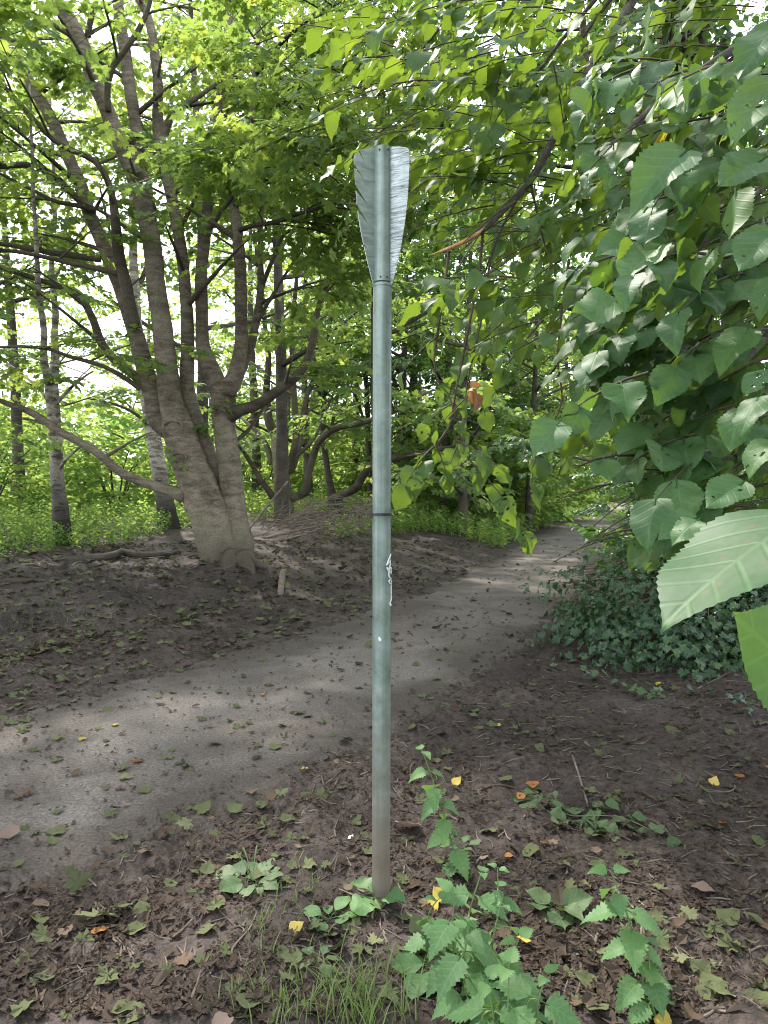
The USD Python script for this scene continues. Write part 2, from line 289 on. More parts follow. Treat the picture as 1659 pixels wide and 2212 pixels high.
# ------------------------------------------------------------------ leaf shapes: base at the origin, tip at +x, length 1
def blade(ts, ws, n, m, rng, tooth=0.05, back=0.08, fold=0.15, curl=0.15, ripple=0.03, holes=0.0, petiole=0.0):
    t = np.linspace(0, 1, n + 1); w = PchipInterpolator(ts, ws)(t)
    v = np.linspace(-1, 1, 2 * m + 1)
    T, V = np.meshgrid(t, v, indexing="ij")
    Wd = np.repeat(w[:, None], len(v), 1)
    edge = np.abs(V) > 0.99
    saw = np.where(np.arange(n + 1) % 2 == 0, 1.0, -0.6)[:, None]
    Y = V * Wd * (1 + edge * tooth * saw * 1.2)
    X = T - back * np.abs(V) ** 1.5 * (1 - T) ** 3 * 1.6 - edge * tooth * 0.25 * (saw > 0) + edge * tooth * 0.3 * (saw > 0)
    ph = rng.uniform(0, 6.28, 4)
    Z = fold * np.abs(Y) - curl * X ** 2 + ripple * np.sin(9 * X + ph[0]) * np.abs(V) + ripple * np.sin(6 * Y + ph[1]) * X + rng.normal(0, 0.06) * Y
    pts = np.stack([X, Y, Z], -1).reshape(-1, 3)
    k = len(v)
    i, j = np.meshgrid(np.arange(n), np.arange(k - 1), indexing="ij")
    q = np.stack([i * k + j, (i + 1) * k + j, (i + 1) * k + j + 1, i * k + j + 1], -1).reshape(-1, 4)
    if holes > 0:
        c = pts[q].mean(1)
        nz = meshkit.noise(c * [9, 9, 0] + rng.uniform(0, 99, 3), 4)
        q = q[(nz < 1 - holes) | (np.abs(c[:, 1]) < 0.03)]
    f = np.vstack([q[:, [0, 1, 2]], q[:, [0, 2, 3]]])
    uv = np.stack([X, Y], -1).reshape(-1, 2)
    if petiole:
        pv = np.array([[-petiole, 0.012, 0.02], [-petiole, -0.012, 0.02], [0.02, -0.012, 0], [0.02, 0.012, 0], [-petiole, 0, 0.045], [0.02, 0, 0.025]])
        pf = np.array([[0, 1, 2], [0, 2, 3], [1, 4, 5], [1, 5, 2], [4, 0, 3], [4, 3, 5]]) + len(pts)
        pts = np.vstack([pts, pv]); f = np.vstack([f, pf]); uv = np.vstack([uv, np.zeros((6, 2))])
    return pts, f, uv
LIME = ([0, .04, .14, .3, .5, .7, .85, .94, 1], [.03, .27, .42, .47, .42, .29, .13, .04, 0.0])
NETT = ([0, .05, .15, .28, .5, .7, .88, 1], [.02, .22, .34, .36, .28, .17, .06, 0.0])
OVAL = ([0, .1, .25, .45, .65, .85, .95, 1], [.03, .12, .27, .34, .33, .19, .08, 0.0])
BIRCH = ([0, .15, .35, .6, .85, 1], [.02, .28, .36, .24, .07, 0])
MAPLE_H = [(0, .03), (-.10, .20), (.02, .29), (.00, .42), (.17, .35), (.27, .43), (.36, .62), (.44, .46), (.53, .43), (.50, .20), (.66, .23), (.76, .27), (.80, .14), (1.0, 0)]
MAPLE_L = [(-.06, .2), (.02, .42), (.22, .34), (.38, .6), (.50, .2), (.74, .25), (1.0, 0)]
IVY_H = [(0, .04), (-.12, .28), (.06, .38), (.22, .33), (.40, .56), (.48, .30), (.70, .2), (1.0, 0)]
def lobed(half, rng, droop=0.2, cup=0.1, wob=0.03, ctr=(0.3, 0), petiole=0.0):
    h = np.array(half) + rng.normal(0, 0.018, (len(half), 2)); h[-1, 1] = 0
    o = np.vstack([h, (h[:-1] * [1, -1])[::-1] + rng.normal(0, .015, (len(h) - 1, 2))])
    p2 = np.vstack([[ctr], o]); n = len(o)
    r = np.hypot(*(p2 - ctr).T)
    z = -droop * np.maximum(p2[:, 0], 0) ** 2 - cup * p2[:, 1] ** 2 + rng.normal(0, wob, n + 1) * (r > 0.2)
    pts = np.c_[p2, z]
    f = np.array([[0, 1 + (k + 1) % n, 1 + k] for k in range(n)])
    uv = p2.copy()
    if petiole:
        b = len(pts)
        pts = np.vstack([pts, [[-petiole, .012, .03], [-petiole, -.012, .03], [.3, 0, .0]]]); f = np.vstack([f, [[b, b + 1, b + 2]]]); uv = np.vstack([uv, np.zeros((3, 2))])
    return pts, f, uv
def place(variants, idx, pos, axis, normal, size):
    """The leaves as a list of (vertices, faces, uv)."""
    R = frames(axis, normal); out = []
    for k in range(len(pos)):
        v, f, u = variants[idx[k]]
        out.append(((v * size[k]) @ R[k].T + pos[k], f, u))
    return out

# ------------------------------------------------------------------ limbs
def spline(pts, rad, step):
    pts, rad = np.asarray(pts, float), np.asarray(rad, float)
    d = np.r_[0, np.cumsum(np.linalg.norm(np.diff(pts, axis=0), axis=1))]
    n = max(int(d[-1] / step), 2)
    s = np.linspace(0, d[-1], n + 1)
    return PchipInterpolator(d, pts)(s), np.interp(s, d, rad)
def tube(p, r, sides=8, seed=0, rough=0.0, cap=True):
    p = np.asarray(p, float); n = len(p)
    t = unit(np.gradient(p, axis=0))
    a = np.zeros_like(p); ref = np.array([1.0, 0.13, 0.07]) if abs(t[0, 0]) < 0.8 else np.array([0.1, 1.0, 0.1])
    for k in range(n):
        ref = ref - (ref @ t[k]) * t[k]; ref /= np.linalg.norm(ref) + 1e-12; a[k] = ref
    b = np.cross(t, a); ang = np.arange(sides) * 2 * np.pi / sides
    d = np.cos(ang)[None, :, None] * a[:, None] + np.sin(ang)[None, :, None] * b[:, None]
    R = np.repeat(np.asarray(r, float)[:, None], sides, 1)
    if rough:
        q = p[:, None] + d * R[..., None]
        R = R * (1 + rough * 2.0 * (meshkit.fbm(q * 4.0 + seed * 7.1, 3, seed) - 0.5) + rough * 0.9 * (meshkit.noise(q * [9, 9, 22] + seed, seed + 3) - 0.5))
    v = (p[:, None] + d * R[..., None]).reshape(-1, 3)
    i, j = np.meshgrid(np.arange(n - 1), np.arange(sides), indexing="ij")
    q = np.stack([i * sides + j, i * sides + (j + 1) % sides, (i + 1) * sides + (j + 1) % sides, (i + 1) * sides + j], -1).reshape(-1, 4)
    f = np.vstack([q[:, [0, 1, 2]], q[:, [0, 2, 3]]])
    if cap:
        v = np.vstack([v, p[-1] + t[-1] * r[-1] * 0.5, p[0] - t[0] * r[0] * 0.3]); k = np.arange(sides)
        f = np.vstack([f, np.stack([(n - 1) * sides + k, (n - 1) * sides + (k + 1) % sides, np.full(sides, n * sides)], 1), np.stack([(k + 1) % sides, k, np.full(sides, n * sides + 1)], 1)])
    return v, f, None
def limb_px(rows, Y, seed=0, step=0.12, sides=12, rough=0.10, wob=0.0):
    """rows: (px, py, width in px, depth offset) -> (tube, points, radii)."""
    pts = [P(x, y, Y + dy) for x, y, w, dy in rows]; rad = [.94 * w / 2 * (Y + dy) / F for x, y, w, dy in rows]
    p, r = spline(pts, rad, step)
    if wob:
        p = p + wob * (np.stack([meshkit.noise(p * 1.7 + k * 31, seed + k) for k in range(3)], -1) - 0.5)
    return tube(p, r, sides, seed, rough), p, r

# sprays: a twig with leaves, along +x, about 0.55 m long
def maple_spray(rng, n=9, size=0.13, half=MAPLE_H, length=0.5):
    var = [lobed(half, rng, rng.uniform(.05, .35), rng.uniform(-.1, .3), .04, petiole=0.0) for _ in range(6)]
    s = np.linspace(0.12, 1.0, n) * length; side = np.where(np.arange(n) % 2 == 0, 1.0, -1.0)
    yaw = side * rng.uniform(0.5, 1.4, n); yaw[-1] = rng.normal(0, .3)
    off = rng.uniform(.03, .12, n)
    ax = np.stack([np.cos(yaw), np.sin(yaw), rng.normal(-0.30, 0.22, n)], 1)
    pos = np.stack([s, np.zeros(n), -0.12 * s ** 2], 1) + unit(ax) * off[:, None]
    nor = np.stack([rng.normal(0, .35, n), rng.normal(0, .35, n), np.ones(n)], 1)
    leaves = place(var, rng.integers(0, 6, n), pos, ax, nor, size * rng.uniform(.7, 1.2, n))
    tw = tube(np.stack([np.linspace(-.1, length, 4), np.zeros(4), -0.12 * np.linspace(-.1, length, 4) ** 2], 1), np.linspace(.005, .002, 4), 3, cap=False)
    return join([(l[0], l[1]) for l in leaves] + [(tw[0], tw[1])])[:2]
def blade_spray(rng, n=12, size=0.06, shape=BIRCH, length=0.45, droop=-0.5):
    var = [blade(*shape, 4, 1, rng, 0, 0.05, rng.uniform(.05, .3), rng.uniform(0, .3), .02) for _ in range(5)]
    s = np.linspace(0.1, 1.0, n) * length; side = np.where(np.arange(n) % 2 == 0, 1.0, -1.0)
    yaw = side * rng.uniform(0.4, 1.3, n)
    ax = np.stack([np.cos(yaw), np.sin(yaw), rng.normal(droop, 0.3, n)], 1)
    pos = np.stack([s, np.zeros(n), -0.2 * s ** 2], 1) + unit(ax) * 0.02
    nor = np.stack([rng.normal(0, .4, n), rng.normal(0, .4, n), np.ones(n)], 1)
    leaves = place(var, rng.integers(0, 5, n), pos, ax, nor, size * rng.uniform(.7, 1.2, n))
    tw = tube(np.stack([np.linspace(0, length, 4), np.zeros(4), -0.2 * np.linspace(0, length, 4) ** 2], 1), np.linspace(.004, .0015, 4), 3, cap=False)
    return join([(l[0], l[1]) for l in leaves] + [(tw[0], tw[1])])[:2]
def upright_sprig(rng, n=12, size=0.09, h=0.5, shape=NETT):
    var = [blade(*shape, 5, 1, rng, 0.08, 0.05, rng.uniform(.05, .2), rng.uniform(.1, .4), .02) for _ in range(5)]
    z = np.linspace(0.15, 1, n) * h; yaw = np.arange(n) * 1.57 + (np.arange(n) // 2) * 0.8 + rng.normal(0, .3, n)
    ax = np.stack([np.cos(yaw), np.sin(yaw), rng.normal(-.2, .3, n)], 1)
    pos = np.stack([0.05 * np.sin(z * 3), 0.03 * z, z], 1) + unit(ax) * 0.02
    nor = np.stack([rng.normal(0, .3, n), rng.normal(0, .3, n), np.ones(n)], 1)
    leaves = place(var, rng.integers(0, 5, n), pos, ax, nor, size * rng.uniform(.6, 1.15, n) * (1.1 - 0.4 * z / h))
    zz = np.linspace(0, h, 4)
    tw = tube(np.stack([0.05 * np.sin(zz * 3), 0.03 * zz, zz], 1), np.linspace(.004, .002, 4), 3, cap=False)
    return join([(l[0], l[1]) for l in leaves] + [(tw[0], tw[1])])[:2]
_r = np.random.default_rng(11)
SPRAY_NEAR = [maple_spray(_r, 9, 0.13) for _ in range(7)]
SPRAY_FAR = [maple_spray(_r, 12, 0.17, MAPLE_L, 0.75) for _ in range(6)]
SPRAY_BIRCH = [blade_spray(_r, 14, 0.07) for _ in range(5)]
SPRAY_LIME = [blade_spray(_r, 10, 0.095, LIME, 0.5, -0.6) for _ in range(6)]
SPRIGS = [upright_sprig(_r, 12, 0.10, 0.45) for _ in range(6)]

def grow(limbs, rng, every=0.5, len2=(1.2, 2.4), n3=5, len3=0.8, per=3, t0=0.25, zmin=1.2, up=0.25, size=1.0, bias=(0, 0, 0)):
    """Child branches and twigs on the limbs -> (branch tubes, twig tubes, spray positions, spray directions)."""
    b2, b3, pos, dr = [], [], [], []
    for p, r in limbs:
        d = np.r_[0, np.cumsum(np.linalg.norm(np.diff(p, axis=0), axis=1))]; T = unit(np.gradient(p, axis=0))
        for s in np.arange(d[-1] * t0, d[-1] + 1e-6, every * rng.uniform(.8, 1.2)):
            k = int(np.searchsorted(d, min(s, d[-1])))
            k = min(k, len(p) - 1); f = s / d[-1]
            h = rng.normal(0, 1, 3); h[2] = 0; h = unit(h)
            u = unit(0.45 * T[k] + h + np.array([0, 0, up * rng.uniform(.2, 1.6)]) + np.asarray(bias) * rng.uniform(0, 1.4))
            L = rng.uniform(*len2) * (1.05 - 0.45 * f)
            if p[k, 2] + u[2] * L < zmin: continue
            q = np.array([p[k] + u * L * t + np.array([0, 0, -0.10 * L * t * t]) + 0.10 * L * t * (meshkit.noise(np.array([t * 2 + s * 7, s, f * 9])[None] * [1, 1, 1], 3)[0] - .5) * h[[1, 0, 2]] * [1, -1, 0] for t in np.linspace(0, 1, 6)])
            b2.append(tube(q, np.linspace(min(r[k] * .55, .035 * L ** .5), .006, 6), 5))
            tq = unit(np.gradient(q, axis=0))
            for m in range(n3):
                t = rng.uniform(.3, 1) if m else 1.0
                i = min(int(t * 5), 5)
                yaw = rng.choice([-1, 1]) * rng.uniform(.4, 1.3) if m else 0.0
                c, sn = math.cos(yaw), math.sin(yaw); w = tq[i]
                w = unit(np.array([w[0] * c - w[1] * sn, w[0] * sn + w[1] * c, rng.normal(0.02, .22)]))
                l3 = len3 * rng.uniform(.5, 1.2)
                e = np.array([q[i] + w * l3 * x + np.array([0, 0, -.12 * l3 * x * x]) for x in (0, .5, 1)])
                b3.append(tube(e, [.006, .0045, .003], 3, cap=False))
                for x in np.linspace(.25, 1, per):
                    if q[i, 2] + w[2] * l3 * x > zmin - 0.2:
                        pos.append(q[i] + w * l3 * x + np.array([0, 0, -.12 * l3 * x * x])); dr.append(unit(w + rng.normal(0, .45, 3) * [1, 1, .35]))
    return b2, b3, np.array(pos).reshape(-1, 3), np.array(dr).reshape(-1, 3)
def crown(tree, pos, dr, rng, protos, m, size=1.0, name="foliage"):
    nor = np.c_[rng.normal(0, .28, (len(pos), 2)), np.ones(len(pos))]
    R = frames(dr, nor)
    instancer(tree, name, protos, m, pos, quat_of(R), size * rng.uniform(.75, 1.2, len(pos)), rng.integers(0, len(protos), len(pos)))

# ------------------------------------------------------------------ the arrow-shaped marker post
mat("galvanised", {"g": ("geometry", {}), "sx": ("separate_xyz", {}), "n": ("noise_texture", {"scale": 9.0, "detail": 4.0, "roughness": 0.7}), "mp": ("mapping", {"scale": (60, 60, 1.2)}), "n2": ("noise_texture", {"scale": 1.0, "detail": 3.0}), "n3": ("noise_texture", {"scale": 260.0, "detail": 2.0}),
    "hz": ("math", {"math_type": "multiply_add", "value2": 0.25}), "dr": ("map_range", {"from_min": 0.95, "from_max": 0.30, "clamp": True}),
    "c": ("rgb_ramp", {"ramp": [(0.3, (0.105, 0.142, 0.120)), (0.52, (0.172, 0.216, 0.190)), (0.75, (0.255, 0.30, 0.275))]}), "c2": ("rgb_ramp", {"ramp": [(0.3, (0.5, 0.56, 0.5)), (0.6, (1.12,) * 3)]}),
    "ml": ("mix_color", {"blend_type": "multiply", "fac": 0.7}), "ds": ("mix_color", {"b": (0.105, 0.075, 0.056)}), "dsf": ("math", {"math_type": "multiply", "value2": 0.85}), "mt": ("map_range", {"from_min": 0, "from_max": 0.9, "to_min": 0.45, "to_max": 0.0, "clamp": True}),
    "rr": ("map_range", {"from_min": 0.35, "from_max": 0.7, "to_min": 0.33, "to_max": 0.5, "clamp": True}), "b": ("bump", {"strength": 0.14, "distance": 0.004}), "p": ("principled_bsdf", {})},
    [("g.position", "sx.vector"), ("g.position", "n.vector"), ("g.position", "mp.vector"), ("mp.vector", "n2.vector"), ("g.position", "n3.vector"), ("n.fac", "hz.value1"), ("sx.z", "hz.value3"), ("hz.value", "dr.value"),
     ("n.fac", "c.fac"), ("n2.fac", "c2.fac"), ("c.color", "ml.a"), ("c2.color", "ml.b"), ("ml.result", "ds.a"), ("dr.result", "dsf.value1"), ("dsf.value", "ds.fac"), ("ds.result", "p.base_color"), ("dr.result", "mt.value"), ("mt.result", "p.metallic"), ("n.fac", "rr.value"), ("rr.result", "p.roughness"), ("n3.fac", "b.height"), ("b.normal", "p.normal")])
mat("blade_metal", {"g": ("geometry", {}), "mp": ("mapping", {"scale": (14, 14, 60)}), "n": ("noise_texture", {"scale": 1.0, "detail": 5.0, "distortion": 0.8}), "c": ("rgb_ramp", {"ramp": [(0.3, (0.27, 0.32, 0.31)), (0.6, (0.42, 0.47, 0.46))]}),
    "b": ("bump", {"strength": 0.3, "distance": 0.006}), "p": ("principled_bsdf", {"metallic": 0.92, "roughness": 0.3})},
    [("g.position", "mp.vector"), ("mp.vector", "n.vector"), ("n.fac", "c.fac"), ("c.color", "p.base_color"), ("n.fac", "b.height"), ("b.normal", "p.normal")])
mat("dented_metal", {"g": ("geometry", {}), "mp": ("mapping", {"scale": (9, 9, 75)}), "n": ("noise_texture", {"scale": 1.0, "detail": 3.0, "distortion": 1.2}), "n2": ("noise_texture", {"scale": 14.0, "detail": 4.0}), "c": ("rgb_ramp", {"ramp": [(0.3, (0.22, 0.26, 0.25)), (0.65, (0.36, 0.40, 0.39))]}),
    "b": ("bump", {"strength": 0.9, "distance": 0.010}), "p": ("principled_bsdf", {"metallic": 0.85, "roughness": 0.38})},
    [("g.position", "mp.vector"), ("mp.vector", "n.vector"), ("g.position", "n2.vector"), ("n2.fac", "c.fac"), ("c.color", "p.base_color"), ("n.fac", "b.height"), ("b.normal", "p.normal")])
def plain(name, col, rough=0.5, metallic=0.0): mat(name, {"p": ("principled_bsdf", {"base_color": col, "roughness": rough, "metallic": metallic})}, [])
plain("black_plastic", (0.012, 0.012, 0.014), 0.35); plain("dark_gap", (0.02, 0.02, 0.02), 0.7); plain("tag_paint", (0.62, 0.68, 0.66), 0.45); plain("white_scrap", (0.75, 0.76, 0.76), 0.5)

base = G(823, 1944); YP = base[1]
foot = base.copy(); foot[2] -= 0.02
topP = P(826.5, 322, YP)
post = thing("marker_post", "tall green grey metal post shaped like an arrow with notched flights at its top", "post", foot)
axis_top = np.array([topP[0], YP, topP[2]])
AX = lambda z: foot + (axis_top - foot) * ((z - foot[2]) / (axis_top[2] - foot[2]))
k = YP / F
collar_z = P(830, 614, YP)[2]; tie_z = P(828, 1111, YP)[2]
def ring_tube(z0, z1, r0, r1, n=8, sides=40):
    zs = np.linspace(z0, z1, n)
    return tube(np.array([AX(z) for z in zs]), np.linspace(r0, r1, n), sides)
R0 = 20.0 * k
part(post, "pole", ring_tube(foot[2], collar_z, R0, R0 * 1.0, 30), "galvanised", smooth=40)
part(post, "sleeve", ring_tube(collar_z + 0.006, axis_top[2], R0 * 0.985, R0 * 0.985, 12), "galvanised", smooth=40)
part(post, "collar_joint", ring_tube(collar_z - 0.004, collar_z + 0.008, R0 * 0.96, R0 * 0.96, 3), "dark_gap", smooth=40)
part(post, "collar_ring", ring_tube(collar_z - 0.010, collar_z - 0.004, R0 * 1.05, R0 * 1.05, 3), "galvanised", smooth=40)
tie = part(post, "cable_tie", ring_tube(tie_z - 0.005, tie_z + 0.005, R0 * 1.045, R0 * 1.045, 3), "black_plastic", smooth=40)
tb = trimesh.creation.box([0.014, 0.010, 0.013]); tb.apply_translation(AX(tie_z) + [-R0 - 0.005, -0.004, 0.0]); part(tie, "buckle", tb, "black_plastic", smooth=False)
# flights: flat plates 30 degrees forward of the picture plane; outline in mm from the post's axis, height down from the top
c30 = math.cos(math.radians(30))
mm = 0.27e-3 * (YP / 2.68)
Rt = [(118, 0), (235, 22), (330, 62), (368, 96), (380, 150), (372, 420), (356, 720), (322, 1020), (274, 1320), (210, 1620), (148, 1845), (118, 1850)]
Lt = [(-118, 10), (-150, 15), (-240, 55), (-330, 95), (-230, 275), (-345, 118), (-385, 165), (-402, 235), (-395, 300), (-232, 512), (-390, 345), (-383, 560), (-215, 805), (-376, 640), (-360, 820), (-215, 1048), (-352, 905), (-320, 1110), (-285, 1290), (-274, 1330), (-205, 1390), (-270, 1352), (-222, 1560), (-148, 1838), (-118, 1845)]
from shapely.geometry import Polygon
def plate(outline, sgn):
    poly = Polygon([(abs(x) * mm / (1 if abs(x) < 119 else 1), -y * mm) for x, y in outline]).buffer(0)
    if poly.geom_type != "Polygon": poly = max(poly.geoms, key=lambda g: g.area)
    m = trimesh.creation.extrude_polygon(poly, 0.003, engine="earcut")
    v = m.vertices.copy(); a, hgt, th = v[:, 0], v[:, 1], v[:, 2] - 0.0015
    inner = R0 * 0.9
    a = inner + (a - 118 * mm) / c30
    u = np.array([sgn * c30, -0.5, 0]); nrm = np.array([sgn * 0.5, c30, 0])
    return AX(axis_top[2])[None] + a[:, None] * u + th[:, None] * nrm + np.c_[np.zeros((len(v), 2)), hgt], m.faces
part(post, "flight", plate(Lt, -1), "blade_metal", smooth=False, label="left flight, dark, with slanting notches cut in its edge")
part(post, "flight", plate(Rt, 1), "dented_metal", smooth=False, label="right flight, bright and dented, with a smooth edge")
def on_pole(px, py, out=0.0015):
    """The point of the post's skin that shows at a picture point."""
    z = P(px, py, YP)[2]; c = AX(z); dx = np.clip((px - project(c)[0][0]) * k, -R0 * .98, R0 * .98)
    return np.array([c[0] + dx, c[1] - math.sqrt(max(R0 ** 2 - dx ** 2, 0)), z]) * [1, 1, 1] + unit(np.array([dx, -math.sqrt(max(R0 ** 2 - dx ** 2, 0)), 0])) * out
def cropB(x, y): return ((1150 + x * 200 / 1106) * 0.6636, (1600 + y * 200 / 1106) * 0.6636)
strokes = [[(668, 1120), (630, 1220), (595, 1310)], [(595, 1310), (630, 1270), (660, 1225), (655, 1300), (640, 1380), (600, 1350)], [(600, 1350), (630, 1405), (670, 1360), (685, 1380), (675, 1470), (640, 1400)], [(640, 1400), (635, 1480), (650, 1540), (695, 1560)],
           [(660, 1580), (685, 1600), (680, 1660), (650, 1640), (635, 1600), (660, 1575)], [(680, 1660), (685, 1720), (675, 1780), (690, 1850)], [(700, 1860), (675, 1930), (655, 2010), (660, 2050), (682, 2020)]]
gs = []
for s in strokes:
    p = np.array([on_pole(*cropB(x, y)) for x, y in s]); p, r = spline(p, np.full(len(p), 0.0027), 0.004)
    gs.append(tube(p, r, 4))
g = join(gs); part(post, "graffiti", (g[0], g[1]), "tag_paint", label="white scrawled graffiti tag running down the post")
fl = tube([on_pole(819, 1372), on_pole(821, 1378), on_pole(823, 1380)], [0.003, 0.005, 0.003], 6); part(post, "sticker_scrap", fl, "tag_paint", smooth=False)
for px_, py_ in ((820, 332), (838, 330), (822, 603), (836, 603)):
    part(post, "bolt_hole", trimesh.creation.icosphere(1, 0.0035).apply_translation(on_pole(px_, py_, 0)), "dark_gap")

# ------------------------------------------------------------------ the many-stemmed tree on the left
rng = np.random.default_rng(3)
B0 = G(490, 1212); YT = B0[1]
main_tree = thing("sycamore_tree", "large many stemmed grey tree with forked leaning trunk left of the post", "tree", B0)
limbs0, boughs = [], []
def add_limb(tree, name, rows, Y, m, store, seed, sides=12, rough=0.10, wob=0.0, label=None, step=0.12):
    t, p, r = limb_px(rows, Y, seed, step, sides, rough, wob)
    part(tree, name, (t[0], t[1]), m, label=label); store.append((p, r)); return p, r
lowtrunk = []
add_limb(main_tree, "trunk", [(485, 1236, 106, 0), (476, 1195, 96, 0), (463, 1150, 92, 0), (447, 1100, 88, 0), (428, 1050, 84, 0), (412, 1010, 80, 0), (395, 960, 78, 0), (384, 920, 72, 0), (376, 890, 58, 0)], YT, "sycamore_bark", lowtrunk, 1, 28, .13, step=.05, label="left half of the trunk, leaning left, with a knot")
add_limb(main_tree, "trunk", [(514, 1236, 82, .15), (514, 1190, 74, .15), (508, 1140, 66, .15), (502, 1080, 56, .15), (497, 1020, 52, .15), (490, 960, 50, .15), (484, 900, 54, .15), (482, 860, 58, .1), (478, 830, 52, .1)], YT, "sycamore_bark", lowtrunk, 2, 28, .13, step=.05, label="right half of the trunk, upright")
for rows in ([(470, 1205, 60, -.1), (440, 1222, 34, -.35), (405, 1232, 12, -.6)], [(500, 1205, 60, -.2), (492, 1226, 44, -.45), (478, 1240, 14, -.75)], [(525, 1205, 46, -.1), (545, 1216, 30, -.25), (575, 1226, 12, -.4)], [(520, 1210, 50, -.25), (540, 1228, 26, -.5), (548, 1240, 8, -.7)]):
    add_limb(main_tree, "root", rows, YT, "sycamore_bark", [], 7 + len(rows), 10, .2, step=.06)
for kx, ky, kr, kd in ((374, 922, .13, -.25), (386, 990, .11, -.27)):
    kc = P(kx, ky, YT + kd); arch = [kc + [kr * math.cos(a) * 1.1, -.02 + .03 * math.sin(a), kr * .75 * math.sin(a)] for a in np.linspace(-.35, 3.5, 9)]
    pk, rk = spline(arch, np.r_[.006, .016, .022, .026, .028, .026, .022, .016, .006], .02); tk = tube(pk, rk, 10, 5, .25); part(main_tree, "knot", (tk[0], tk[1]), "sycamore_bark")
    ks = trimesh.creation.icosphere(3, 1.0); vv = ks.vertices * [kr * .85, .06, kr * .7]; vv = vv * (0.8 + 0.5 * meshkit.fbm(ks.vertices * 2.5, 3, 4))[:, None]; part(main_tree, "knot", (vv + kc + [0, .045, 0], ks.faces), "sycamore_bark")
stems = [
 [(372, 930, 50, .1), (345, 910, 46, .1), (325, 840, 40, .15), (305, 760, 38, .2), (285, 700, 36, .3), (262, 620, 33, .4), (235, 560, 31, .5), (200, 470, 29, .6), (150, 340, 28, .7), (92, 228, 26, .8), (30, 118, 24, .9), (-40, 30, 22, 1.0), (-110, -70, 16, 1.1)],
 [(290, 705, 30, .1), (272, 620, 28, .0), (255, 540, 25, -.1), (248, 470, 20, -.2), (240, 410, 15, -.2), (207, 350, 13, -.3), (130, 312, 12, -.4), (70, 255, 11, -.5), (0, 180, 10, -.6), (-70, 120, 8, -.7)],
 [(380, 920, 58, -.05), (366, 830, 50, -.1), (354, 740, 46, -.1), (342, 650, 43, -.1), (332, 550, 41, -.1), (315, 470, 40, -.1), (294, 390, 38, -.15), (264, 318, 35, -.2), (235, 250, 34, -.2), (205, 175, 32, -.25), (183, 110, 34, -.3), (150, 45, 36, -.3), (110, -20, 30, -.3), (60, -120, 22, -.3)],
 [(325, 450, 34, .1), (308, 380, 30, .2), (300, 325, 28, .25), (285, 225, 27, .3), (272, 140, 26, .3), (262, 65, 25, .3), (254, -10, 24, .3), (246, -110, 18, .3)],
 [(478, 1100, 36, .25), (462, 1020, 34, .3), (440, 945, 33, .3), (415, 885, 33, .3), (402, 830, 34, .3), (405, 740, 30, .3), (399, 600, 27, .35), (385, 500, 26, .4), (364, 400, 25, .4), (347, 325, 26, .45), (340, 250, 24, .5), (341, 175, 22, .5), (332, 100, 21, .5), (318, 35, 18, .5), (290, -20, 15, .5), (262, -90, 10, .5)],
 [(352, 315, 20, .45), (368, 255, 17, .4), (398, 228, 14, .35), (430, 208, 11, .3), (468, 182, 8, .2), (520, 150, 5, .1)],
 [(478, 850, 48, .15), (455, 790, 40, .2), (437, 730, 30, .25), (436, 600, 27, .3), (445, 490, 25, .35), (452, 350, 23, .4), (470, 240, 22, .45), (486, 150, 21, .5), (492, 75, 20, .5), (496, 0, 18, .5), (500, -90, 14, .5)],
 [(486, 850, 46, .05), (512, 800, 36, 0), (522, 730, 29, -.05), (517, 600, 27, -.1), (512, 500, 26, -.1), (506, 440, 22, -.1), (520, 390, 14, -.1), (540, 290, 12, -.1), (552, 170, 11, -.1), (556, 60, 11, -.1), (558, -60, 9, -.1)],
 [(500, 830, 34, .2), (530, 780, 24, .3), (548, 720, 20, .3), (562, 640, 17, .3), (563, 560, 14, .3), (562, 490, 12, .3), (568, 420, 10, .3), (578, 340, 7, .3)],
]
sl_ = ["stem leaning far left", "dark thin stem crossing to the left", "thickest stem rising up and left", None, "mottled middle stem", "side stem reaching right", "pale stem rising straight", "stem above the right fork", "thin right stem"]
for i, rows in enumerate(stems): add_limb(main_tree, "stem", rows, YT, "sycamore_bark" if i not in (1,) else "branch_bark", limbs0, 20 + i, 16, .09, .05, sl_[i], .09)
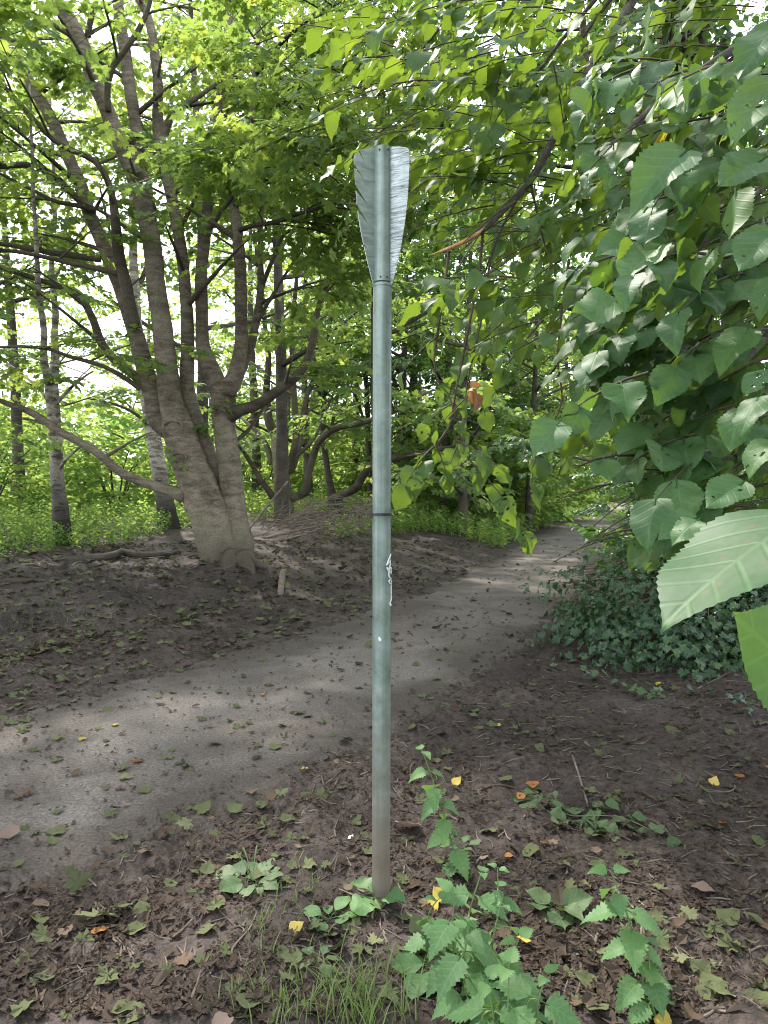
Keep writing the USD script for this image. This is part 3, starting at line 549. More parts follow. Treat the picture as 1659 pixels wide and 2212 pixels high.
branches = [
 [(395, 1075, 34, -.1), (370, 1062, 26, -.15), (320, 1045, 22, -.2), (260, 1020, 20, -.3), (200, 970, 19, -.4), (125, 925, 18, -.5), (65, 890, 15, -.6), (0, 866, 11, -.7), (-80, 838, 8, -.8)],
 [(498, 895, 42, .1), (520, 885, 28, .05), (550, 877, 25, 0), (600, 846, 23, -.1), (650, 800, 21, -.2), (674, 735, 17, -.3), (690, 660, 12, -.3), (712, 600, 8, -.4)],
 [(340, 880, 26, .4), (300, 820, 22, .4), (250, 780, 20, .4), (215, 735, 19, .4), (197, 690, 17, .4), (172, 640, 15, .4), (120, 615, 13, .3), (50, 594, 11, .2), (-40, 570, 8, .1)],
 [(218, 560, 16, .4), (120, 545, 13, .3), (40, 532, 10, .2), (-50, 525, 7, .1)],
 [(250, 592, 16, 0), (180, 575, 12, -.1), (90, 555, 10, -.2), (0, 538, 8, -.3), (-60, 530, 6, -.3)],
 [(195, 455, 18, .5), (150, 412, 15, .4), (105, 370, 14, .3), (60, 354, 13, .2), (0, 357, 12, .1), (-60, 352, 9, 0)],
 [(188, 450, 12, .3), (135, 440, 9, .2), (70, 410, 8, .1), (0, 374, 6, 0)],
 [(172, 88, 16, -.3), (125, 58, 12, -.4), (80, 34, 9, -.5), (30, 12, 7, -.6)],
 [(235, 240, 14, -.3), (232, 190, 14, -.4), (240, 145, 14, -.5), (270, 105, 13, -.6), (300, 62, 12, -.7), (322, 10, 10, -.8), (335, -60, 7, -.9)],
 [(190, 80, 14, -.3), (198, 40, 12, -.4), (215, -20, 9, -.5)],
 [(302, 838, 12, -.1), (240, 800, 10, -.3), (150, 768, 9, -.5), (100, 752, 8, -.6), (0, 752, 6, -.7)],
 [(495, 960, 10, .4), (540, 925, 9, .6), (570, 880, 7, .7)],
 [(560, 640, 12, .3), (590, 560, 9, .3), (620, 500, 8, .2), (690, 488, 6, .1), (752, 482, 4, 0)],
 [(556, 700, 10, .3), (600, 620, 7, .3), (650, 540, 5, .2)],
]
for i, rows in enumerate(branches): add_limb(main_tree, "branch", rows, YT, "sycamore_bark" if i == 0 else "branch_bark", limbs0, 40 + i, 10, .08, .05, ["lowest branch, sweeping out to the left", "thick branch curving up to the right"][i] if i < 2 else None, .1)
for rows in ([(506, 445, 14, -.1), (560, 405, 13, -.9), (640, 360, 11, -1.9), (715, 320, 9, -2.7), (790, 300, 5, -3.3)], [(548, 260, 12, -.1), (620, 215, 10, -1.2), (700, 150, 8, -2.3), (770, 120, 5, -3.0)], [(512, 500, 12, -.1), (590, 480, 10, -1.0), (670, 455, 8, -1.9), (740, 440, 5, -2.6)], [(552, 160, 12, -.1), (640, 60, 9, -1.4), (740, 0, 7, -2.6), (830, -30, 4, -3.4)]):
    add_limb(main_tree, "bough", rows, YT, "dark_bark", boughs, 77, 8, .08, .05, None, .1)
b2, b3, pos, dr = grow(limbs0, rng, every=0.68, len2=(1.0, 2.4), n3=5, len3=0.75, per=3, t0=.36, zmin=2.3, up=.2)
kk = (pos[:, 1] > YT + .2) | (rng.uniform(0, 1, len(pos)) < .27) | (project(pos)[0] > 640); pos, dr = pos[kk], dr[kk]
c2, c3, pos2, dr2 = grow(boughs, rng, every=.28, len2=(.6, 1.5), n3=4, len3=.6, per=3, t0=.3, zmin=3.2, up=.1); b2 += c2; b3 += c3; pos, dr = np.vstack([pos, pos2]), np.vstack([dr, dr2])
q = join(b2 + b3); part(main_tree, "twigs", (q[0], q[1]), "branch_bark", kind="stuff")
# leaves nearest to the eye are single pieces, the rest one foliage part
def single_leaves(tree, pos, dr, protos, m, rng, count, name="leaf", size=1.0):
    """Splits off about COUNT leaves of the nearest visible sprays as pieces of their own; returns which sprays remain."""
    x, y, d = project(pos); vis = (x > 10) & (x < 1650) & (y > 10) & (y < 2200)
    order = np.argsort(np.where(vis, d, 1e9)); take, made = [], 0
    for o in order:
        if made >= count or not vis[o]: break
        v, f = protos[rng.integers(0, len(protos))]
        R = frames(dr[o][None], np.array([[rng.normal(0, .25), rng.normal(0, .25), 1.0]]))[0]; s = size * rng.uniform(.8, 1.15)
        for comp in trimesh.graph.connected_components(np.vstack([f[:, :2], f[:, 1:]]), nodes=np.arange(len(v))):
            comp = np.sort(comp); sel = np.isin(f[:, 0], comp)
            if not sel.any(): continue
            part(tree, name if sel.sum() > 8 and len(comp) != 12 else "twig", ((v[comp] * s) @ R.T + pos[o], np.searchsorted(comp, f[sel])), m if len(comp) != 12 else "branch_bark", smooth=False)
            made += 1
        take.append(o)
    return np.setdiff1d(np.arange(len(pos)), take)
rest = single_leaves(main_tree, pos, dr, SPRAY_NEAR, "maple_leaf", rng, 290)
crown(main_tree, pos[rest], dr[rest], rng, SPRAY_NEAR, "maple_leaf")
print("main sprays", len(pos))

# ------------------------------------------------------------------ other trees with stems drawn from the picture
def drawn_tree(name, label, foot_px, trunk_rows, limb_rows, m, mb, seed, leafy, protos, lm, group=None, trunk_label=None, Y=None, top=None, size=1.0):
    b = G(*foot_px) if Y is None else P(foot_px[0], foot_px[1], Y)
    t = thing(name, label, "tree", b, group); Y = b[1]; st = []
    rows = [(x, y, w, 0.0) for x, y, w in trunk_rows]
    add_limb(t, "trunk", rows, Y, m, st if top else [], seed, 18, .12, .05, trunk_label, .1)
    for i, r in enumerate(limb_rows):
        r = [(x, y, w, (0.35 if i % 2 else -0.3) * j) for j, (x, y, w) in enumerate(r)]
        add_limb(t, "limb", r, Y, mb, st, seed * 13 + i, 10, .08, .08, None, .15)
    rg = np.random.default_rng(seed)
    b2, b3, pos, dr = grow(st, rg, **leafy)
    q = join(b2 + b3); part(t, "twigs", (q[0], q[1]), mb, kind="stuff")
    crown(t, pos, dr, rg, protos, lm, size)
    print(name, "depth %.1f" % Y, "sprays", len(pos))
    return t
L1 = dict(every=0.7, len2=(1.2, 2.6), n3=5, len3=0.9, per=3, t0=.3, zmin=1.6, up=.2)
drawn_tree("birch_tree", "pale birch with a black cracked foot standing in the nettles far left", (136, 1172),
    [(136, 1185, 46), (134, 1150, 40), (130, 1100, 34), (126, 1050, 30), (122, 980, 29), (118, 920, 28), (113, 860, 30), (110, 820, 28)],
    [[(112, 830, 24), (100, 790, 18), (92, 730, 15), (84, 640, 13), (80, 500, 10), (70, 330, 7), (60, 150, 4)], [(116, 830, 24), (120, 780, 18), (118, 700, 15), (112, 600, 13), (116, 450, 10), (112, 300, 7), (100, 100, 4)],
     [(130, 1020, 9), (150, 990, 7), (185, 960, 4)], [(112, 900, 9), (90, 850, 7), (40, 800, 5), (-20, 760, 3)], [(118, 880, 9), (160, 830, 7), (200, 800, 4)]],
    "birch_bark", "birch_bark", 51, L1 | dict(zmin=2.6), SPRAY_NEAR, "maple_leaf")
drawn_tree("birch_tree", "cracked pale trunk leaning left just behind the many stemmed tree", (362, 1140),
    [(366, 1150, 58), (360, 1110, 44), (352, 1060, 38), (342, 1000, 35), (332, 940, 33), (322, 880, 31), (312, 830, 29), (303, 770, 26), (296, 700, 24), (290, 600, 20), (286, 450, 15), (280, 300, 10)],
    [[(300, 740, 14), (270, 650, 10), (240, 520, 7), (215, 400, 4)], [(292, 640, 14), (330, 540, 10), (370, 420, 7), (390, 300, 4)], [(330, 930, 10), (290, 890, 7), (240, 870, 5), (190, 860, 3)]],
    "birch_bark", "branch_bark", 52, L1 | dict(zmin=2.0), SPRAY_NEAR, "maple_leaf")
drawn_tree("wide_tree", "grey tree with many limbs fanning from a short trunk behind the brushwood", (612, 1112),
    [(614, 1122, 52), (612, 1085, 44), (608, 1040, 38), (604, 990, 34), (600, 955, 36), (597, 935, 34)],
    [[(600, 950, 24), (580, 900, 20), (576, 850, 17), (580, 780, 14), (570, 680, 11), (555, 560, 8), (545, 430, 5)], [(606, 950, 26), (616, 900, 20), (620, 840, 17), (605, 780, 14), (592, 720, 12), (600, 620, 9), (610, 480, 6)],
     [(622, 1020, 20), (634, 980, 17), (640, 920, 15), (634, 850, 14), (630, 740, 12), (640, 600, 9), (650, 440, 6)], [(628, 1020, 18), (648, 950, 14), (656, 880, 12), (684, 800, 10), (704, 735, 8), (720, 640, 5)],
     [(592, 1078, 16), (560, 1030, 12), (532, 985, 10), (515, 960, 7)], [(588, 1000, 15), (560, 940, 11), (535, 915, 9), (520, 900, 6)], [(630, 1078, 22), (660, 1062, 19), (672, 1000, 16), (690, 955, 16), (715, 930, 16), (760, 918, 14), (815, 904, 12), (870, 880, 9), (920, 850, 6)],
     [(632, 990, 10), (668, 960, 8), (700, 900, 6), (730, 820, 4)]],
    "sycamore_bark", "branch_bark", 53, L1 | dict(every=.9, zmin=2.4), SPRAY_NEAR, "maple_leaf")
drawn_tree("low_limbed_tree", "brown tree whose low limb snakes up to the right behind the post", (720, 1108),
    [(722, 1116, 36), (719, 1092, 28), (716, 1060, 18), (706, 1010, 14), (700, 960, 13), (698, 900, 12), (704, 820, 10), (712, 700, 8), (716, 560, 6)],
    [[(718, 1082, 24), (742, 1068, 20), (768, 1055, 19), (784, 1028, 18), (804, 1006, 17), (835, 992, 16), (880, 984, 14), (925, 974, 10), (980, 965, 6)], [(702, 960, 9), (720, 900, 7), (732, 840, 5)], [(700, 880, 9), (680, 800, 6), (672, 700, 4)]],
    "dark_bark", "branch_bark", 54, L1 | dict(every=.8, zmin=2.4), SPRAY_NEAR, "maple_leaf", top=True)
drawn_tree("slim_tree", "slim dark trunk showing along the left edge of the post", (800, 1100),
    [(800, 1106, 20), (799, 1060, 14), (797, 1000, 13), (795, 930, 12), (790, 820, 11), (780, 680, 9), (775, 500, 6)],
    [[(795, 930, 8), (770, 860, 6), (750, 800, 4)], [(788, 800, 8), (820, 700, 6), (850, 600, 4)]],
    "dark_bark", "dark_bark", 55, L1 | dict(zmin=2.0), SPRAY_NEAR, "shade_leaf", top=True)
drawn_tree("dark_tree", "dark crooked tree just right of the post with a low elbow limb", (896, 1104),
    [(898, 1110, 44), (894, 1080, 34), (888, 1030, 28), (882, 970, 25), (880, 920, 22), (890, 850, 18), (900, 740, 14), (905, 600, 10), (910, 450, 6)],
    [[(888, 1088, 16), (868, 1072, 13), (852, 1052, 10), (846, 1010, 8), (838, 950, 5)], [(904, 1086, 14), (925, 1090, 11), (950, 1088, 8), (985, 1075, 5)], [(884, 980, 14), (930, 930, 10), (980, 900, 7), (1040, 880, 4)], [(884, 900, 14), (850, 820, 10), (820, 720, 7)], [(896, 800, 12), (960, 720, 8), (1030, 660, 5)]],
    "dark_bark", "dark_bark", 56, L1 | dict(every=.6, zmin=1.7), SPRAY_NEAR, "shade_leaf", top=True)

# ------------------------------------------------------------------ further trees of the wood
def wood_tree(name, label, x, y, h, r, seed, protos, lm, m="dark_bark", n_limb=9, low=2.0, spread=3.2, every=0.8, lean=(0, 0), group=None, size=1.0, n3=4, per=3):
    rg = np.random.default_rng(seed); z = float(height(np.array([x]), np.array([y]))[0])
    t = thing(name, label, "tree", (x, y, z), group)
    tt = np.linspace(0, 1, 8); c = np.array([x, y, z - .1]) + np.c_[lean[0] * tt ** 1.3 + .12 * np.sin(tt * 5 + seed), lean[1] * tt + .12 * np.cos(tt * 4 + seed), h * tt]
    p, rr = spline(c, r * np.r_[1.35, .95, .85, .72, .58, .42, .26, .1], .25)
    tb_ = tube(p, rr, 12, seed, .1); part(t, "trunk", (tb_[0], tb_[1]), m)
    st = [(p[len(p) // 3:], rr[len(p) // 3:])]
    for i in range(n_limb):
        f = rg.uniform(low / h, .85); k0 = int(f * (len(p) - 1)); a = i * 2.4 + rg.uniform(-.4, .4)
        L = spread * (1.15 - .7 * f) * rg.uniform(.7, 1.2); u = np.array([math.cos(a), math.sin(a), rg.uniform(.05, .6)])
        qq = np.array([p[k0] + u * L * s + [0, 0, .12 * L * s * s] for s in np.linspace(0, 1, 5)])
        qs, qr = spline(qq, np.linspace(min(rr[k0] * .6, .09), .012, 5), .2); st.append((qs, qr))
        tl = tube(qs, qr, 6, seed + i, .08); part(t, "limb", (tl[0], tl[1]), m)
    b2, b3, pos, dr = grow(st, rg, every=every, len2=(.9, 2.0), n3=n3, len3=.9, per=per, t0=.25, zmin=z + low * .6, up=.15)
    q = join(b2); part(t, "twigs", (q[0], q[1]), m, kind="stuff")
    crown(t, pos, dr, rg, protos, lm, size)
    return len(pos)
tot = 0
wood = [  # px, distance, height, radius, leaf, label
 (-160, 15, 12, .16, "maple_leaf", None), (30, 21, 13, .17, "maple_leaf_far", "slim tree behind the birch at the far left edge"), 
  (550, 31, 15, .2, "maple_leaf_far", "tree behind the gap right of the forked trunk"), (665, 29, 14, .16, "maple_leaf_far", "tree behind the brushwood, right of the fan limbed tree"),
 (775, 33, 15, .2, "maple_leaf_far", "far tree left of the post above the low limb"), (870, 26, 13, .16, "shade_leaf", "tree right behind the dark crooked tree"), (960, 24, 13, .18, "shade_leaf", "dense tree right of the dark crooked tree"), (1040, 28, 13, .18, "shade_leaf", "dense tree left of where the path narrows"),
 (1110, 34, 14, .2, "maple_leaf_far", "tree behind the undergrowth left of the far path"), (1175, 38, 14, .18, "maple_leaf_far", "tree above the mossy log"), (1222, 42, 14, .2, "maple_leaf_far", "dark trunk on the left verge where the path ends"), (1236, 47, 14, .18, "maple_leaf_far", "second dark trunk on the verge where the path ends"),
 (1440, 40, 14, .2, "maple_leaf_far", "tree on the right verge of the far path"), (1510, 22, 12, .18, "shade_leaf", "tree behind the ivy clad trunk"), (1560, 15, 11, .18, "shade_leaf", "tree deep behind the lime leaves at right"), (1450, 62, 16, .25, "maple_leaf_far", "tree closing the view beyond the path end"),
 (824, 12.5, 12, .085, "maple_leaf", "tree standing straight behind the post"),  (1008, 21, 12, .12, "maple_leaf", "leafy tree behind the hanging twigs right of the post"),
 (1150, 24, 12, .12, "maple_leaf", "leafy tree on the path's left verge behind the hanging leaves"), (430, 17, 15, .15, "maple_leaf_far", "tree whose crown shows above the forked stems"), (600, 19, 16, .16, "maple_leaf_far", "tree whose crown fills the gap above the fan limbed tree"),
 (330, 40, 13, .2, "maple_leaf_far", "tall tree far behind the pale leaning trunk"), (120, 38, 12, .2, "maple_leaf_far", "tall tree far behind the birch"), (700, 46, 14, .2, "maple_leaf_far", "tall tree far behind the low limbed tree"), (980, 48, 14, .2, "maple_leaf_far", "tall tree far behind the dense trees"), (1180, 66, 15, .25, "maple_leaf_far", "tall tree far off left of the path end"), (520, 52, 14, .2, "maple_leaf_far", "tall tree far off between the two many limbed trees")]
for i, (px_, d, h, r, lm, lab) in enumerate(wood):
    x = (px_ - CX) / F * d
    far = d > 20
    if lab and "leafy tree" in lab: kw = dict(low=.9, spread=3.2)
    elif d < 20 and 400 < px_ < 1150: kw = dict(low=3.0, spread=4.2)
    else: kw = dict(low=1.6 if lm == "shade_leaf" else 2.4, spread=3.4)
    tot += wood_tree("woodland_tree", lab or ("tree just outside the left edge of the view" if i == 0 else "tree behind the left edge of the view"), x, d, h, r, 100 + i, SPRAY_FAR if far else SPRAY_NEAR, lm, n_limb=10, **kw, every=.8 if not far else 1.0, size=1.0 if d < 35 else 1.3, per=3 if d < 35 else 2, n3=3 if (far and px_ < 700) else 4)
for i, (x, y, h) in enumerate([(4.6, -2.2, 9), (7.5, -6.5, 12), (7.5, -1.0, 12), (3.5, -8.5, 12), (6.0, -4.0, 11)]):
    wood_tree("woodland_tree", "shady tree behind the camera on the right, %s counted from the post" % ("first", "second", "third", "fourth", "fifth")[i], x, y, h, .18, 180 + i, SPRAY_FAR, "shade_leaf", n_limb=10, low=1.4, spread=2.8, every=.6, size=1.1)
for i, (x, y, h) in enumerate([(-7.6, 8.2, 11), (-8.0, 4.5, 11)]):
    wood_tree("woodland_tree", "tree standing outside the left edge of the view, %s" % ("level with the forked trunk", "level with the near path")[i], x, y, h, .16, 190 + i, SPRAY_FAR, "maple_leaf", n_limb=11, low=3.6, spread=3.4, every=.55, size=1.0)
print("wood sprays", tot)

# ------------------------------------------------------------------ ivy-clad trunk at the right of the path
rng = np.random.default_rng(8)
YI = 9.0
bI = P(1440, 1135, YI); bI[2] = float(height(bI[:1], bI[1:2])[0])
ivy_tree = thing("ivy_clad_tree", "thick trunk wrapped in brown ivy stems behind the leaves at right", "tree", bI)
st = []
add_limb(ivy_tree, "trunk", [(1440, 1330, 110, 0), (1436, 1150, 92, 0), (1440, 900, 84, 0), (1436, 650, 80, 0), (1425, 400, 74, 0), (1440, 200, 70, 0), (1470, 0, 66, 0), (1490, -200, 50, 0), (1500, -420, 30, 0)], YI, "ivy_bark", st, 61, 20, .25, .05, None, .08)
add_limb(ivy_tree, "limb", [(1420, 900, 40, -.1), (1372, 800, 42, -.1), (1348, 700, 40, -.1), (1338, 600, 36, -.1), (1330, 480, 30, -.2), (1300, 330, 24, -.3), (1270, 160, 18, -.4), (1250, -40, 12, -.5)], YI, "sycamore_bark", st, 62, 12, .12, .05, "pale bare limb on its left side", .1)
add_limb(ivy_tree, "limb", [(1450, 260, 40, 0), (1500, 120, 34, -.2), (1530, 0, 28, -.4), (1560, -160, 20, -.6)], YI, "ivy_bark", st, 63, 12, .15, .05)
for i in range(14):
    a0, a1 = rng.uniform(0, 6.28), rng.normal(0, 1.2); pts = []
    for s in np.linspace(0, 1, 14):
        pc = st[0][0][int(s * (len(st[0][0]) - 1) * .8)]; rr_ = st[0][1][int(s * (len(st[0][0]) - 1) * .8)] * 1.03; a = a0 + a1 * s + .3 * math.sin(7 * s + i)
        pts.append(pc + rr_ * np.array([math.cos(a), math.sin(a), 0]))
    p_, r_ = spline(pts, np.linspace(.035, .015, 14), .1); t_ = tube(p_, r_, 6, i, .2); part(ivy_tree, "ivy_stem", (t_[0], t_[1]), "ivy_bark")
ivl = [lobed(IVY_H, rng, rng.uniform(.05, .3), .1, .03) for _ in range(6)]
def ivy_spray(rng):
    n = 9; ax = np.c_[rng.normal(0, .7, (n, 2)), rng.normal(-.7, .3, n)]; pos = np.c_[rng.normal(0, .06, n), rng.uniform(.0, .14, n), rng.normal(0, .12, n)]
    return join([(l[0], l[1]) for l in place(ivl, rng.integers(0, 6, n), pos, ax, np.c_[rng.normal(0, .4, n), np.ones(n), rng.normal(.3, .3, n)], rng.uniform(.05, .085, n))])[:2]
IVY_SPRAY = [ivy_spray(rng) for _ in range(6)]
n = 700; s = rng.uniform(0, .75, n); a = rng.uniform(0, 6.28, n); kk = (s * (len(st[0][0]) - 1)).astype(int)
nrm = np.c_[np.cos(a), np.sin(a), np.zeros(n)]; ps = st[0][0][kk] + nrm * (st[0][1][kk] + rng.uniform(0, .12, n))[:, None]
keepi = meshkit.fbm(ps * 1.6, 3, 9) > .47; ps, nrm = ps[keepi], nrm[keepi]; n = len(ps)
Ry = np.stack([np.cross(nrm, np.tile([0, 0, 1.0], (n, 1))), nrm, np.tile([0, 0, 1.0], (n, 1))], -1)
instancer(ivy_tree, "ivy_leaves", IVY_SPRAY, "ivy_leaf", ps, quat_of(Ry), rng.uniform(.8, 1.3, n), rng.integers(0, 6, n))
b2, b3, pos, dr = grow(st, rng, every=.32, len2=(1.4, 3.2), n3=5, len3=1.0, per=3, t0=.2, zmin=1.8, up=.15, bias=(-.25, -.1, 0))
q = join(b2 + b3); part(ivy_tree, "twigs", (q[0], q[1]), "dark_bark", kind="stuff")
crown(ivy_tree, pos, dr, rng, SPRAY_LIME, "shade_leaf", 1.25); print("ivy tree sprays", len(pos))

# ------------------------------------------------------------------ the lime tree whose boughs hang into the view from the right
rng = np.random.default_rng(21)
xL, yL = 3.3, 3.6; zL = float(height(np.array([xL]), np.array([yL]))[0])
lime = thing("lime_tree", "lime tree overhanging from the right with large drooping leaves close to the lens", "tree", (xL, yL, zL))
tp, tr = spline([(xL, yL, zL - .1), (xL + .05, yL, 2), (xL - .05, yL + .1, 4.5), (xL + .1, yL + .1, 8)], [.26, .2, .17, .1], .15)
t_ = tube(tp, tr, 16, 70, .12); part(lime, "trunk", (t_[0], t_[1]), "dark_bark")
def world_limb(name, pts, rad, m, seed, sides=7, step=.08, label=None):
    p, r = spline(pts, rad, step); t = tube(p, r, sides, seed, .08); part(lime, name, (t[0], t[1]), m, label=label); return p, r
root = lambda z: np.array([xL, yL, z])
def px3(rows): return [P(x, y, d) for x, y, d in rows]
world_limb("snapped_branch", [root(4.6)] + px3([(1500, -160, 3.5), (1330, 60, 3.3), (1225, 235, 3.2), (1180, 330, 3.15), (1140, 398, 3.1), (1085, 456, 3.08), (1045, 495, 3.05), (1000, 523, 3.03)]), [.05, .028, .022, .018, .017, .016, .0145, .013, .009], "dark_bark", 71, 10, label="dark branch snapped off at its lower end")
world_limb("split_end", px3([(1048, 492, 3.03), (1010, 518, 3.0), (965, 538, 3.0), (930, 551, 3.0)]), [.006, .010, .008, .002], "split_wood", 72, 6, .03, label="pale orange splintered wood at the snapped end")
TW = [[(970, 543, 3.02), (960, 620, 3.0), (948, 700, 3.0), (938, 790, 3.0), (946, 822, 3.0), (970, 852, 3.0), (980, 905, 3.0)], [(1043, 498, 3.05), (1036, 580, 3.05), (1018, 680, 3.05), (996, 790, 3.05), (984, 850, 3.05), (978, 905, 3.05), (985, 950, 3.05), (1020, 1000, 3.05), (1045, 1035, 3.05)], [(1145, 385, 3.1), (1158, 450, 3.1), (1180, 540, 3.1), (1200, 585, 3.1)],
      [(978, 905, 3.05), (955, 945, 3.0), (925, 975, 2.95), (880, 985, 2.9)], [(1130, 410, 3.3), (1060, 560, 3.4), (1040, 690, 3.4), (1015, 800, 3.4), (1000, 900, 3.4)], [(1230, 560, 2.9), (1215, 660, 2.9), (1205, 780, 2.9), (1215, 860, 2.9), (1190, 920, 2.9)], [(970, 905, 3.0), (1000, 870, 2.98), (1020, 850, 2.95)]]
for i, rows in enumerate(TW): world_limb("hanging_twig", px3(rows), np.linspace(.0062, .0028, len(rows)), "twig_bark", 80 + i, 6, .05)
for i, (e, zr) in enumerate([((1300, 330, 2.3), 3.6), ((1420, 620, 1.9), 3.0), ((1260, 80, 4.0), 5.2), ((900, 120, 5.2), 5.8), ((1500, 900, 1.9), 2.4), ((1130, 200, 4.6), 5.4), ((980, -60, 4.4), 6.0)]):
    end = P(*e); mid = (root(zr) + end) / 2 + [0, 0, .35]
    world_limb("bough", [root(zr), mid, end], [.05, .025, .008], "dark_bark", 90 + i, 8)

LV = [blade(*LIME, 12, 3, rng, .06, .09, rng.uniform(-.1, .45), rng.uniform(.0, .7), rng.uniform(.03, .09), rng.choice([0, 0, .12, .18]), .28) for _ in range(24)]
LVd = [blade(*LIME, 26, 5, rng, .05, .09, rng.uniform(-.05, .4), rng.uniform(.05, .6), rng.uniform(.03, .08), rng.choice([0, .08, .14, .2]), .25) for _ in range(22)]
lime_leaves = []  # (vertices, faces, uv, apparent size, near?)
shoot_tubes = []
def shoot(p0, p1, n, size, rng, near, droop=.55, tilt=.3, sag=.10):
    p0, p1 = np.asarray(p0), np.asarray(p1); L = np.linalg.norm(p1 - p0)
    s = np.linspace(.12, 1, n); curve = lambda u: p0 + (p1 - p0) * u[:, None] + np.c_[np.zeros((len(u), 2)), sag * L * (u - u * u) * 2]
    c = curve(s); T = unit(p1 - p0); side = np.cross(T, [0, 0, 1.0]); side /= np.linalg.norm(side) + 1e-9
    sg = np.where(np.arange(n) % 2 == 0, 1.0, -1.0)[:, None]
    ax = T * rng.uniform(.5, 1.1, (n, 1)) + sg * side * rng.uniform(.4, 1.0, (n, 1)) + np.c_[np.zeros((n, 2)), -droop * rng.uniform(.5, 1.6, n)]
    ax[-1] = T + [0, 0, -droop]
    ax = unit(ax); nor = np.c_[rng.normal(0, tilt, n), rng.normal(-.15, tilt, n), np.ones(n)]
    sz = size * rng.uniform(.7, 1.2, n)
    pos = c + ax * (sz * .28)[:, None]
    V = LVd if near else LV
    for l, q_, z_ in zip(place(V, rng.integers(0, len(V), n), pos, ax, nor, sz), pos, sz):
        x, y, d = project(q_[None]); on = (-30 < x[0] < 1690) and (-30 < y[0] < 2240)
        if (700 < x[0] < 930 and 180 < y[0] < 660 and d[0] < 3.4) or x[0] < 680 or (900 < x[0] < 1130 and 410 < y[0] < 590 and d[0] < 3.45): continue
        if x[0] < 1395 and 1010 < y[0] < 1340 and x[0] > 1170: continue
        lime_leaves.append((l[0], l[1], l[2], (z_ / d[0]) if on else 0, near))
    u = np.linspace(0, 1, 5); shoot_tubes.append(tube(curve(u), np.linspace(.0035, .0015, 5), 4, cap=False))
# single large leaves close by: base pixel, tip pixel, depth, how much the blade leans to the eye
near_leaves = [((1672, 60), (1570, 162), 1.1, .9), ((1470, 165), (1388, 236), 1.8, -.6), ((1405, 40), (1362, 128), 2.0, -.6), ((1480, 250), (1395, 312), 1.9, -.4), ((1470, 338), (1322, 436), 1.25, .7), ((1668, 190), (1548, 300), 1.15, .9), ((1525, 412), (1408, 472), 1.5, -.5), ((1588, 428), (1602, 556), 1.3, -.7),
  ((1362, 522), (1258, 562), 1.6, .5), ((1420, 538), (1298, 616), 1.4, .4), ((1332, 652), (1198, 688), 1.5, .6), ((1487, 552), (1388, 668), 1.45, -.3), ((1680, 610), (1612, 690), 1.3, .9), ((1385, 922), (1312, 990), 1.6, .8), ((1400, 1050), (1485, 1085), 1.55, -.8), ((1598, 1048), (1498, 1112), 1.25, .9), ((1498, 1122), (1398, 1165), 1.3, .9), ((1502, 1128), (1430, 1180), 1.2, .8),
  ((1602, 890), (1552, 985), 1.3, .9), ((1636, 865), (1568, 945), 1.15, .8), ((1545, 770), (1440, 830), 1.5, .7), ((1610, 720), (1520, 800), 1.4, .8), ((1500, 690), (1405, 745), 1.6, .5), ((1665, 505), (1570, 610), 1.2, .7), ((1640, 350), (1520, 410), 1.25, .6), ((1560, 250), (1450, 300), 1.7, .3), ((1660, 800), (1580, 850), 1.2, .7), ((1460, 860), (1370, 905), 1.6, .6), ((1550, 1000), (1462, 1030), 1.5, .8), ((1660, 960), (1590, 1030), 1.2, .8)]
def tilted(p0, p1, tilt, upper, V):
    """A leaf from p0 to p1 whose blade is turned by TILT from edge-on, showing its upper or its under side."""
    ax = p1 - p0; view = unit((p0 + p1) / 2 - EYE); n0 = unit(np.cross(ax, view)); n0 = n0 if n0[2] > 0 else -n0
    nor = n0 * math.cos(tilt) + view * math.sin(tilt) * (-1 if upper else 1)
    return place(V, [rng.integers(0, len(V))], p0[None], ax[None], nor[None], np.array([np.linalg.norm(ax)]))[0]
def lone_leaf(b, t, d, lean, dense=LVd, width=1.0):
    p0, p1 = P(*b, d), P(*t, d * .985)
    return tilted(p0, p1, math.radians(18 + 42 * abs(lean) + rng.normal(0, 8)), lean > 0, dense)
big = []
for b, t, d, lean in near_leaves:
    t = (b[0] + .74 * (t[0] - b[0]), b[1] + .74 * (t[1] - b[1]))
    big.append(lone_leaf(b, t, d, lean))
N1 = [blade(*LIME, 48, 8, rng, .035, .09, .04, .0, .02, 0, .2)]
N2 = [blade(*LIME, 48, 8, rng, .035, .09, .08, .12, .025, 0, .2)]
big.append(tilted(P(1712, 1128, .62), P(1402, 1318, .58), math.radians(21), True, N2)); big.append(tilted(P(1810, 1520, .52), P(1580, 1322, .50), math.radians(60), True, N1)); big.append(lone_leaf((1700, 1165), (1610, 1222), .75, -.6, LVd))
for l in big: part(lime, "leaf", (l[0], l[1]), "lime_leaf_near", uv=l[2])
l = lone_leaf((1478, 250), (1392, 318), 1.88, -.5, [blade(*LIME, 26, 6, rng, .05, .09, .1, .2, .04, .22, .2)]); part(lime, "leaf", (l[0], l[1]), "yellow_leaf", uv=l[2], label="yellow leaf eaten full of holes")
for b, t in (((1026, 850), (1040, 876)), ((1015, 845), (1014, 866)), ((1018, 838), (1036, 830))):
    l = lone_leaf(b, t, 2.95, .5, LV); part(lime, "leaf", (l[0], l[1]), "dead_leaf", uv=l[2], label="withered orange leaf on a hanging twig")
# shoots: right-hand mass close by
for i in range(230):
    x0, y0 = rng.uniform(1390, 1740), rng.uniform(130, 1150); d = rng.uniform(1.5, 2.9)
    
    L = rng.uniform(110, 230); a = math.radians(rng.normal(152, 16))
    shoot(P(x0, y0, d), P(x0 + L * math.cos(a), y0 + L * math.sin(a) * .8, d - rng.uniform(-.1, .25)), rng.integers(5, 9), rng.uniform(.055, .085), rng, True, .6, .35)
